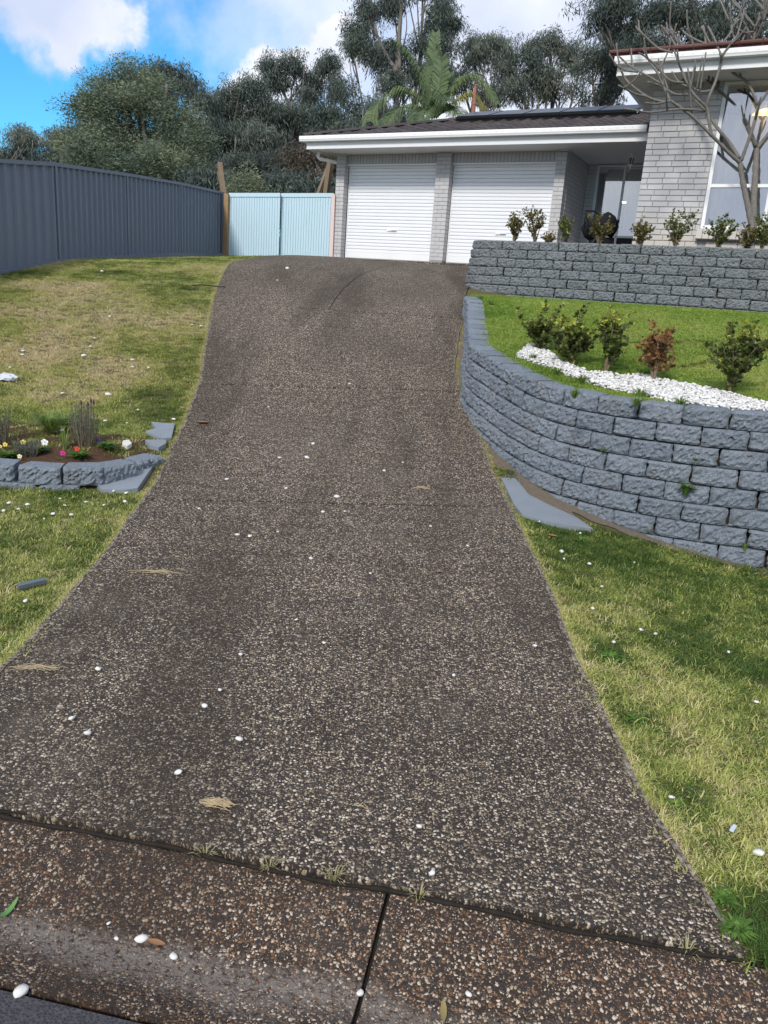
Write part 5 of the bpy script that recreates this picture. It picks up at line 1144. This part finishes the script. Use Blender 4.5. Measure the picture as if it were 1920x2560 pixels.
for X in (735, 1015):
    for sy in (-.2, .2):
        b = MB(); c_ = np.array([SP(X, 1500, 0)[0], sy, .09]); ring = [c_ + np.array([.075 * math.cos(a), 0, .075 * math.sin(a)]) for a in np.linspace(0, 2 * math.pi, 17)]; b.tube(ring, .017, 6, False); b.tube([c_ - [0, .015, 0], c_ + [0, .015, 0]], .03, 8)
        for a in (0, 1, 2): b.tube([c_ + np.array([.07 * math.cos(a * 1.05), 0, .07 * math.sin(a * 1.05)]), c_ - np.array([.07 * math.cos(a * 1.05), 0, .07 * math.sin(a * 1.05)])], .005, 4)
        b.obj('wheel', m_blackmetal, strl)
def downlight_reflection(name, label, u, v, z):
    o = MB().tube([(0, 0, 0), (0, 0, -.015)], .05, 12).obj(name, m_reflection_glow); o.location = (*hp(u, v), HO[2] + z); tag(o, label, 'light')
r_ = ray(1562, 505); t_ = (HV @ (HO[:2] - EYE[:2]) + 2.6) / (r_[:2] @ HV); p = EYE + r_ * t_
o = MB().tube([(0, 0, 0), (0, 0, -.02)], .055, 12).obj('downlight_reflection', m_reflection_glow); o.location = tuple(p); tag(o, 'small bright lamp reflection in the porch door glass, made as a glowing disc', 'light')  # added glowing disc behind the glass stands in for a lamp's reflection

# ================================================================== FLOWER BED
by_ = np.linspace(-3.4, -1.78, 16); v = []; f = []
for i, x in enumerate(by_):
    for j, y in enumerate(np.linspace(5.03 + .22 * max(0, x + 2.1), 5.98 - .1 * math.sin(x * 5), 9)): v.append((x, y, float(H(x, y)) + .012 + .012 * math.sin(x * 31 + j * 2.2)))
for i in range(15):
    for j in range(8): f.append((i * 9 + j, (i + 1) * 9 + j, (i + 1) * 9 + j + 1, i * 9 + j + 1))
tag(link('flower_bed', mesh('flower_bed', v, f, m_mulch, True)), kind='structure')
def needle_plant(name, label, base, h, w, n_st, m, seed, spikes=0):
    r = np.random.default_rng(seed); B = np.array(base); root = thing(name, label, 'plant', B); lb = MB(); sb2 = MB(); cl = []
    for k in range(n_st):
        a = r.uniform(0, 6.28); q = w * .5 * r.uniform(.1, 1) ** .6; hh = h * r.uniform(.55, .95); p0 = np.array([q * .55 * math.cos(a), q * .4 * math.sin(a), 0]); p1 = np.array([q * math.cos(a), q * .8 * math.sin(a), hh]); sb2.tube([p0, (p0 + p1) / 2 + r.normal(0, .006, 3), p1], [.003, .002, .0012], 4, False)
        for j in range(26):
            t = .12 + .88 * j / 25; p = p0 + (p1 - p0) * t; a2 = r.uniform(0, 6.28); d_ = unit(np.array([math.cos(a2), math.sin(a2), r.uniform(.5, 1.4)])); L_ = r.uniform(.018, .034); s_ = unit(np.cross(d_, [0, 0, 1.0])) * .0022
            lb.add([p - s_, p + s_, p + d_ * L_], [(0, 1, 2)]); cl += [float(r.uniform(0, 1))] * 3
    me = lb.mesh('foliage', m); a_ = me.attributes.new('col', 'FLOAT', 'POINT'); a_.data.foreach_set('value', np.array(cl, np.float32)); o = link('foliage', me, root); o['kind'] = 'stuff'; sb2.obj('stems', m_timber, root)
    for k in range(spikes):
        x = r.uniform(-.5, .5) * w; z = h * r.uniform(.86, .98); b2 = MB(); b2.tube([(x * .9, 0, h * .6), (x, 0, z)], .0025, 4); b2.tube([(x, 0, z), (x, .002, z + .02), (x, 0, z + .04)], [.005, .008, .003], 6); b2.obj('flower_spike', m_spike, root)
m_spike = paint('dark_lavender_spike', (.06, .042, .05), .9, .2)
def gp(px, py): p = on_ground(px, py); return (p[0], p[1], float(H(p[0], p[1])))
needle_plant('lavender_plant', 'tall grey-green lavender with dark flower spikes in the middle of the flower bed', gp(213, 1118), .34, .27, 52, m_lav, 5, 4)
needle_plant('lavender_plant', 'grey-green lavender cut off by the left edge of the photo', gp(2, 1115), .30, .16, 36, m_lav, 6, 0)
needle_plant('lavender_plant', 'low spreading grey-green lavender behind the second stone of the edging', gp(72, 1142), .13, .24, 46, m_lav, 7, 0)
def tuft(name, label, p, n, h, w, m, seed, cat='plant', group=None, tone=(.2, .8), wid=.004):
    r = np.random.default_rng(seed); b2 = MB(); cl = []
    for k in range(n):
        a = r.uniform(0, 6.28); d_ = np.array([math.cos(a), math.sin(a), 0]); L_ = h * r.uniform(.6, 1.1); sp = w * r.uniform(.2, 1); s_ = np.array([-d_[1], d_[0], 0]) * wid * r.uniform(.7, 1.2); o_ = d_ * r.uniform(0, .012)
        b2.add([o_ - s_ * .5, o_ + s_ * .5, o_ + d_ * sp * .45 + [0, 0, L_ * .7] + s_, o_ + d_ * sp + [0, 0, L_ * .75], o_ + d_ * sp * .45 + [0, 0, L_ * .7] - s_], [(0, 1, 2, 4), (4, 2, 3)]); cl += [float(np.clip(r.uniform(*tone), 0, 1))] * 5
    me = b2.mesh(name, m); a_ = me.attributes.new('col', 'FLOAT', 'POINT'); a_.data.foreach_set('value', np.array(cl, np.float32)); o = link(name, me); o.location = tuple(map(float, p)); return tag(o, label, cat, group)
m_grass_g = m_leafmat('tuft_blades', [(0, (.07, .14, .02)), (.5, (.17, .26, .05)), (1, (.42, .36, .20))], inst=False, trans=.3)
tuft('grass_tuft', 'bright green grass clump growing in the flower bed left of the tall lavender', gp(125, 1088), 170, .20, .26, m_grass_g, 1, 'grass clump', tone=(.2, .75))
tuft('grass_tuft', 'yellowish long grass stems leaning over the flower bed in front of the lavender', gp(163, 1128), 22, .22, .10, m_grass_g, 2, 'grass clump', tone=(.4, .8))
tuft('grass_tuft', 'small green grass patch at the back of the flower bed', gp(160, 1064), 120, .13, .28, m_grass_g, 3, 'grass clump', tone=(.1, .6))
def flower(color, label, px, py, size, lift=.055):
    size *= .8
    p = np.array(gp(px, py)); root = thing('pansy_flower', label, 'flower', p); r = np.random.default_rng(int(px * 7 + py)); b2 = MB()
    for k in range(7):
        a = r.uniform(0, 6.28); d_ = np.array([math.cos(a), math.sin(a), .5]); L_ = .05 * r.uniform(.6, 1.1); s_ = np.array([-d_[1], d_[0], 0]) * .012; b2.add([(0, 0, .005), d_ * L_ * .5 + s_, d_ * L_, d_ * L_ * .5 - s_], [(0, 1, 2, 3)])
    me = b2.mesh('leaves', m_weed); a_ = me.attributes.new('col', 'FLOAT', 'POINT'); a_.data.foreach_set('value', r.uniform(0, 1, len(b2.v)).astype(np.float32)); link('leaves', me, root)
    MB().tube([(0, 0, 0), (0, -.004, lift)], .002, 4).obj('stem', m_spike, root); b2 = MB()
    for k in range(5):
        a = k * 1.257 + .3; c_ = np.array([math.cos(a) * size * .42, -.006, lift + math.sin(a) * size * .40]); n_ = 8; b2.add([c_ + np.array([math.cos(q) * size * .36, .004 * math.sin(q * 2) - .004 * (k % 2), math.sin(q) * size * .34]) for q in np.linspace(0, 6.28, n_, endpoint=False)], [tuple(range(n_))])
    b2.obj('petals', FLOWER[color], root)
for a in [('yellow', 'yellow pansy near the left end of the flower bed', 15, 1130, .03), ('yellow', 'pale yellow pansy left of the white one in the flower bed', 60, 1124, .035), ('white', 'large white pansy in the middle of the flower bed', 113, 1124, .045), ('white', 'small white flower at the back of the flower bed', 157, 1092, .02), ('magenta', 'magenta pansy at the front of the flower bed', 158, 1152, .036), ('red', 'red pansy right of the magenta one', 194, 1142, .034), ('purple', 'dark purple pansy right of the tall lavender', 248, 1120, .034), ('cream', 'cream pansy right behind the edging stone joint', 51, 1160, .03), ('yellow', 'tiny yellow pansy at the left edge of the photo', 3, 1136, .024)]: flower(*a)
for px, py, lab in [(270, 1128, 'small leafy green plant below the purple pansy'), (20, 1150, 'leafy green pansy plant at the left end of the bed'), (200, 1152, 'leafy green plant under the red pansy'), (95, 1138, 'leafy green plant under the white pansy')]: tuft('pansy_plant', lab, gp(px, py), 90, .075, .10, m_weed, int(px), 'plant', tone=(0, .8), wid=.012)

# ================================================================== WEEDS, LITTER, LOOSE PEBBLES
D_ = 1920 / 1659
def dz_at(px, py):
    p = on_ground(px, py, .025); return p
for i, (x, y, n_, h, lab) in enumerate([(457, 1803, 16, .035, 'first dry grass tuft in the front joint of the driveway, from the left'), (587, 1851, 24, .04, 'second dry grass tuft in the front joint from the left'), (725, 1868, 34, .05, 'largest dry grass tuft in the front joint of the driveway'), (905, 1921, 20, .03, 'dry grass tuft in the front joint just right of the crossing joint'), (1490, 2062, 16, .035, 'dry grass tuft at the right end of the front joint')]):
    p = on_ground(x * D_, y * D_, .012); tuft('grass_tuft', lab, (p[0], 1.985 - (p[0] + 1.56) * .17 - .006, .004), n_, h, .05, m_grass_g, 30 + i, 'grass tuft', tone=(.85, 1), wid=.0016)
for i, (x, y, n_, h, w, lab) in enumerate([(1318, 1425, 90, .03, .075, 'bright green clover-like weed in the right verge beside the driveway'), (1372, 1560, 46, .025, .05, 'small bright green weed patch by the driveway edge'), (1590, 2010, 110, .022, .06, 'bright green weed patch at the lower right corner by the driveway'), (1560, 1950, 60, .022, .05, 'green weed patch just above the lower right corner'), (1255, 1172, 30, .035, .09, 'grey-green rosette weed below the concrete wedge'), (1460, 1745, 24, .022, .035, 'little green weed on the driveway edge at right')]):
    p = gp(x * D_, y * D_); tuft('weed', lab, p, n_, h, w, m_weed, 60 + i, 'weed', tone=(.2, 1), wid=.0055)
def on_wall(px, py, out=.02):
    """point on the face of the lower wall"""
    r = ray(px, py); best = None
    for i in range(len(LWs) - 1):
        a, b_ = LWs[i], LWs[i + 1]; nx = np.array([b_[1] - a[1], -(b_[0] - a[0])]); nx /= np.linalg.norm(nx) + 1e-9; t = ((a[:2] + nx * .05 - EYE[:2]) @ nx) / (r[:2] @ nx)
        if t < 1: continue
        p = EYE + r * t; k = (p[:2] - a[:2]) @ (b_[:2] - a[:2]) / ((b_[:2] - a[:2]) @ (b_[:2] - a[:2]))
        if -.05 <= k <= 1.05 and (best is None or t < best[0]): best = (t, p)
    return best[1] if best else at(px, py, 5.5)
for i, (x, y, n_, h, w, m_, lab, wd) in enumerate([(1480, 1068, 50, .09, .08, m_weed, 'green ferny weed growing from a joint of the lower wall', .008), (1502, 996, 14, .03, .03, m_weed, 'tiny green seedling in a joint high on the lower wall', .007), (1402, 1150, 16, .05, .06, m_grass_g, 'small grass tuft in a joint low on the lower wall', .003), (1608, 1190, 16, .07, .05, m_grass_g, 'grass tuft at the foot of the lower wall near the right edge', .003), (1375, 858, 20, .05, .07, m_grass_g, 'grass tuft on top of the lower wall', .003), (1300, 975, 10, .04, .04, m_weed, 'little weed in the curved left part of the lower wall', .004)]):
    p = on_wall(x * D_, y * D_); tuft('wall_weed', lab, p, n_, h, w, m_, 80 + i, 'weed', tone=(.1, .7), wid=wd)
for i, (px, py, lab) in enumerate([(1200, 752, 'tall green grass tuft where the two retaining walls meet'), (1470, 740, 'small grass tuft at the foot of the upper wall, left of centre'), (1632, 738, 'small grass tuft at the foot of the upper wall, right of centre'), (1225, 765, 'low grass tuft beside the meeting point of the walls'), (1330, 905, 'grass tuft at the left end of the pebble bed on the wall cap'), (1390, 940, 'grass tuft between the wall cap and the pebble bed'), (1455, 960, 'wide grass tuft on the wall side of the pebble bed'), (1600, 995, 'grass tuft at the edge of the pebble bed right of the middle'), (1700, 1018, 'thin grass tuft in the pebble bed near the right')]):
    p = on_terrace(px, py); tuft('grass_tuft', lab, p, 46, .09, .10, m_grass_g, 140 + i, 'grass tuft', tone=(.1, .6), wid=.003)
PM = [ico('pebble', m_pebble1, 2, 1.3, .95, .62, 50 + i) for i in range(5)]
PEBS = []
def pebble(px, py, r, label, group, fn='d'):
    if fn == 'd': p = on_ground(px, py, .025); z = p[2]
    else: p = on_ground(px, py, .015); z = p[2]
    o = link('white_pebble', PM[int(rng.integers(5))]); o.location = (p[0], p[1], z + r * .35); r *= .66; o.scale = (r, r, r); o.rotation_euler = (rng.normal(0, .15), rng.normal(0, .15), rng.uniform(0, 6.28)); tag(o, label, 'pebble', group); PEBS.append((o, p, r, label, group))
for x, y, r in [(621, 582, .05), (599, 606, .02), (190, 1586, .017), (517, 1599, .015), (385, 1671, .016), (933, 1888, .013), (540, 1160, .02), (698, 1108, .022), (728, 1075, .025), (604, 990, .018), (663, 990, .024), (676, 960, .02), (618, 1056, .018), (490, 1037, .02), (1155, 1397, .016), (930, 1138, .014), (830, 1018, .018), (745, 1106, .014), (800, 1240, .012), (672, 1208, .016), (513, 1157, .018), (212, 1447, .015), (475, 1492, .012), (442, 1527, .015), (905, 1787, .012), (520, 1415, .012), (755, 830, .02), (870, 1000, .014), (580, 880, .016), (430, 1100, .014), (1010, 1180, .012), (600, 1150, .012), (155, 1553, .013), (980, 1460, .011), (700, 1390, .011), (640, 1340, .011)]:
    pebble(x * D_, y * D_, r, 'loose white pebble lying on the dark driveway', 'white pebbles scattered on the driveway')
for x, y, r, lab in [(306, 2030, .017, 'largest white pebble on the reddish crossing, left of the joint'), (375, 2067, .012, 'smaller white pebble on the crossing right of the largest one'), (45, 2144, .019, 'white pebble at the street edge in the lower left corner'), (778, 2146, .011, 'white pebble at the lower end of the crossing joint'), (318, 1806, .011, 'white pebble lodged in the front joint of the driveway'), (235, 1995, .006, 'small white chip on the crossing'), (252, 2028, .007, 'slim white chip left of the largest crossing pebble'), (1012, 2148, .009, 'white chip on the right slab of the crossing')]:
    px, py = x * D_, y * D_; r_ = ray(px, py); t_ = 1.0
    while (EYE + r_ * t_)[2] > XZ(*(EYE + r_ * t_)[:2]) and t_ < 5: t_ += .005
    p = EYE + r_ * t_; r *= .75; o = link('white_pebble', PM[int(rng.integers(5))]); o.location = (p[0], p[1], p[2] + r * .3); o.scale = (r, r, r); o.rotation_euler = (0, 0, rng.uniform(0, 6)); tag(o, lab, 'pebble', 'white pebbles on the crossing')
for x, y, r in [(20, 1088, .018), (60, 1092, .02), (115, 1112, .022), (155, 1114, .02), (95, 1122, .012), (8, 1105, .018), (40, 1101, .015), (130, 1078, .012), (140, 1093, .014), (186, 1086, .015), (225, 1092, .012), (273, 1066, .016), (246, 1062, .018), (55, 1300, .015), (270, 1085, .02)]: pebble(x * D_, y * D_, r, 'white pebble in the dry grass below the flower bed', 'white pebbles on the lower left verge', 'g')
for X, Y, r in [(137, 660, .03), (135, 684, .03), (497, 690, .045), (785, 716, .04), (643, 921, .045), (787, 756, .03), (1137, 506, .03), (1190, 512, .03), (605, 190, .05), (560, 586, .03), (650, 456, .03), (535, 636, .03), (370, 911, .025), (625, 1076, .028), (1030, 1066, .03), (818, 1010, .025), (752, 1088, .02), (60, 760, .03), (880, 760, .03)]: pebble(X / 2.37, 600 + Y / 2.37, r * .75, 'white pebble lying on the yellowish left lawn', 'white pebbles on the left lawn', 'g')
for x, y, r in [(1213, 1193, .02), (1273, 1220, .02), (1280, 1316, .016), (1385, 1362, .014), (1415, 1371, .016), (1325, 1389, .016), (1450, 1724, .012), (1633, 1518, .015), (1573, 1410, .013), (1300, 1268, .012), (1370, 1216, .01), (1218, 1208, .012), (1253, 1153, .015), (1165, 1128, .013)]: pebble(x * D_, y * D_, r, 'white pebble in the grass of the right verge', 'white pebbles on the right verge', 'g')
pebble(1637 * D_, 1846 * D_, .021, 'biggest white stone in the right verge near the bottom right corner', 'white stones at the lower right', 'g')
def leaf_thing(name, label, cat, px, py, L_, w, yaw, m, curl=.35, off=.025):
    p = on_ground(px, py, off) if py < 2180 else None
    if p is None:
        r = ray(px, py); t = 1.0
        while (EYE + r * t)[2] > XZ(*(EYE + r * t)[:2]) and t < 5: t += .005
        p = EYE + r * t
    v = []; n_ = 7
    for i in range(n_):
        t = i / (n_ - 1); ww = w * math.sin(math.pi * min(.97, .06 + t * .9)) ** .8; z = .004 + curl * L_ * .5 * (t - .5) ** 2 * 2
        v += [((t - .5) * L_, -ww / 2, z + .3 * ww), ((t - .5) * L_, 0, z), ((t - .5) * L_, ww / 2, z + .3 * ww)]
    f = [(i * 3 + j, (i + 1) * 3 + j, (i + 1) * 3 + j + 1, i * 3 + j + 1) for i in range(n_ - 1) for j in range(2)]
    o = link(name, mesh(name, v, f, m, True)); o.location = tuple(map(float, p)); o.rotation_euler = (0, 0, yaw); tag(o, label, cat)
m_greenleaf = paint('fresh_leaf', (.10, .24, .05), .5, .15); m_oliveleaf = paint('faded_leaf', (.26, .20, .08), .7, .2); m_clear = paint('clear_plastic', (.55, .60, .68), .3, .05); m_cloth = paint('crumpled_cloth', (.55, .57, .62), .8, .15)
leaf_thing('dead_leaf', 'curled brown leaf beside the largest pebble on the crossing', 'leaf', 390, 2362, .05, .018, -.2, m_deadleaf)
leaf_thing('dead_leaf', 'long olive-brown leaf at the bottom edge on the pale gutter patch', 'leaf', 1108, 2534, .06, .016, 1.5, m_oliveleaf)
leaf_thing('green_leaf', 'curved green leaf lying at the left edge of the crossing', 'leaf', 20, 2285, .075, .016, 1.3, m_greenleaf, .9)
leaf_thing('dead_leaf', 'small brown leaf on the driveway near the flower bed', 'leaf', 508, 1060, .10, .06, .4, m_deadleaf)
leaf_thing('dead_leaf', 'brown leaf in the grass beside the driveway at right', 'leaf', 1380, 1342, .07, .03, -.5, m_deadleaf, .35, .02)
leaf_thing('dead_leaf', 'brown leaf lying on the middle of the driveway', 'leaf', 1095, 1432, .05, .02, .3, m_deadleaf)
def straw(name, label, px, py, n_, L_, flat=.5):
    p = on_ground(px, py, .027); b2 = MB(); r = np.random.default_rng(int(px))
    for k in range(n_):
        a = r.uniform(-.6, .6) + (math.pi if r.random() < .5 else 0); l = L_ * r.uniform(.4, 1); o_ = r.normal(0, L_ * .12, 3) * [1, .5, 0]; d_ = np.array([math.cos(a), math.sin(a) * flat, 0]) * l; b2.tube([o_ - d_ * .5 + [0, 0, .003], o_ + [0, r.normal(0, .004), .008 + .01 * r.random()], o_ + d_ * .5 + [0, 0, .003]], .0011, 3, False)
    o = b2.obj(name, m_straw); o.location = tuple(map(float, p)); tag(o, label, 'dry grass')
straw('dry_grass', 'small nest of dry grass lying low on the driveway, left of its middle', 545, 2012, 60, .09)
straw('dry_grass', 'tuft of dry grass on the upper right of the driveway near the wall', 1055, 1222, 40, .12)
straw('dry_grass', 'loose dry stalks lying on the driveway left of centre', 390, 1432, 12, .22)
straw('dry_grass', 'scatter of thin dry needles on the left edge of the driveway', 100, 1672, 14, .18)
straw('dry_grass', 'short dry stalks on the right half of the driveway', 900, 2020, 3, .06)
o = MB().box(-.065, .065, -.014, .014, 0, .02).obj('plastic_offcut', m_plastic); p = on_ground(81, 1475); o.location = (p[0], p[1], p[2] + .025); o.rotation_euler = (.1, -.05, .75); tag(o, 'dark grey plastic offcut lying in the grass at the left edge', 'offcut')
o = MB().box(-.022, .022, -.006, .006, 0, .004).obj('plastic_strip', m_clear); p = on_ground(1828, 2092); o.location = (p[0], p[1], p[2] + .03); o.rotation_euler = (.1, .1, .9); tag(o, 'short clear plastic strip in the grass at lower right', 'litter')
b2 = MB(); p = on_ground(522, 720); b2.tube([(-.24, .02, .02), (-.1, 0, .035), (.1, .01, .03), (.24, -.02, .03)], .008, 6); o = b2.obj('stick', m_blackmetal); o.location = tuple(map(float, p)); tag(o, 'dark stick lying on the left lawn close to the driveway', 'stick')
b2 = MB(); p = on_ground(17, 952); bm = bmesh.new(); bmesh.ops.create_icosphere(bm, subdivisions=3, radius=1); rr = random.Random(3)
for v in bm.verts: k = .75 + .35 * rr.random(); v.co = Vector((v.co.x * .11 * k, v.co.y * .08 * k, max(-.1, v.co.z) * .055 * k))
me = bpy.data.meshes.new('crumpled_cloth'); bm.to_mesh(me); bm.free(); me.materials.append(m_cloth); o = link('crumpled_cloth', me); o.location = (p[0], p[1], p[2] + .02); tag(o, 'crumpled pale grey rag lying on the lawn at the left edge', 'rag')
o = patch('broken_tile', px_poly([(308, 1115), (322, 1112), (330, 1122), (318, 1128), (306, 1122)]), .04, .03, m_pebble1); tag(o, 'flat white stone flake at the right end of the flower bed', 'stone')

ORD = ['nearest the street', 'second nearest the street', 'third nearest the street', 'fourth from the street', 'fifth from the street', 'sixth from the street', 'seventh from the street', 'eighth from the street', 'ninth from the street', 'tenth from the street', 'eleventh from the street', 'twelfth from the street', 'thirteenth from the street', 'fourteenth from the street', 'fifteenth from the street']
buckets = {}
for o, p, r, label, group in PEBS:
    x, y = p[0], p[1]
    if 'driveway' in group:
        t = (x - xl(y)) / (xr(y) - xl(y)); lat = 'by the left edge' if t < .2 else 'left of centre' if t < .45 else 'in the middle' if t < .58 else 'right of centre' if t < .82 else 'by the right edge'
        k = (f'loose white pebble {lat} of the ' + ('lowest' if y < 4.95 else 'second' if y < 7.5 else 'third' if y < 10.2 else 'top') + ' driveway slab')
    elif 'left lawn' in group: d = xl(y) - x; k = 'white pebble on the left lawn ' + ('beside the driveway' if d < .6 else 'halfway to the fence' if d < 1.9 else 'far from the driveway')
    elif 'lower left' in group: d = xl(y) - x; k = 'white pebble below the flower bed ' + ('beside the driveway' if d < .3 else 'half a metre out' if d < .65 else 'near the left edge')
    elif 'right verge' in group: d = x - xr(y); k = 'white pebble in the right verge ' + ('close to the driveway edge' if d < .35 else 'away from the driveway')
    else: continue
    buckets.setdefault(k, []).append((y, o))
for k, L_ in buckets.items():
    L_.sort(key=lambda q: q[0])
    for i, (y, o) in enumerate(L_): o['label'] = k if len(L_) == 1 else f'{k}, {ORD[min(i, 14)]}'
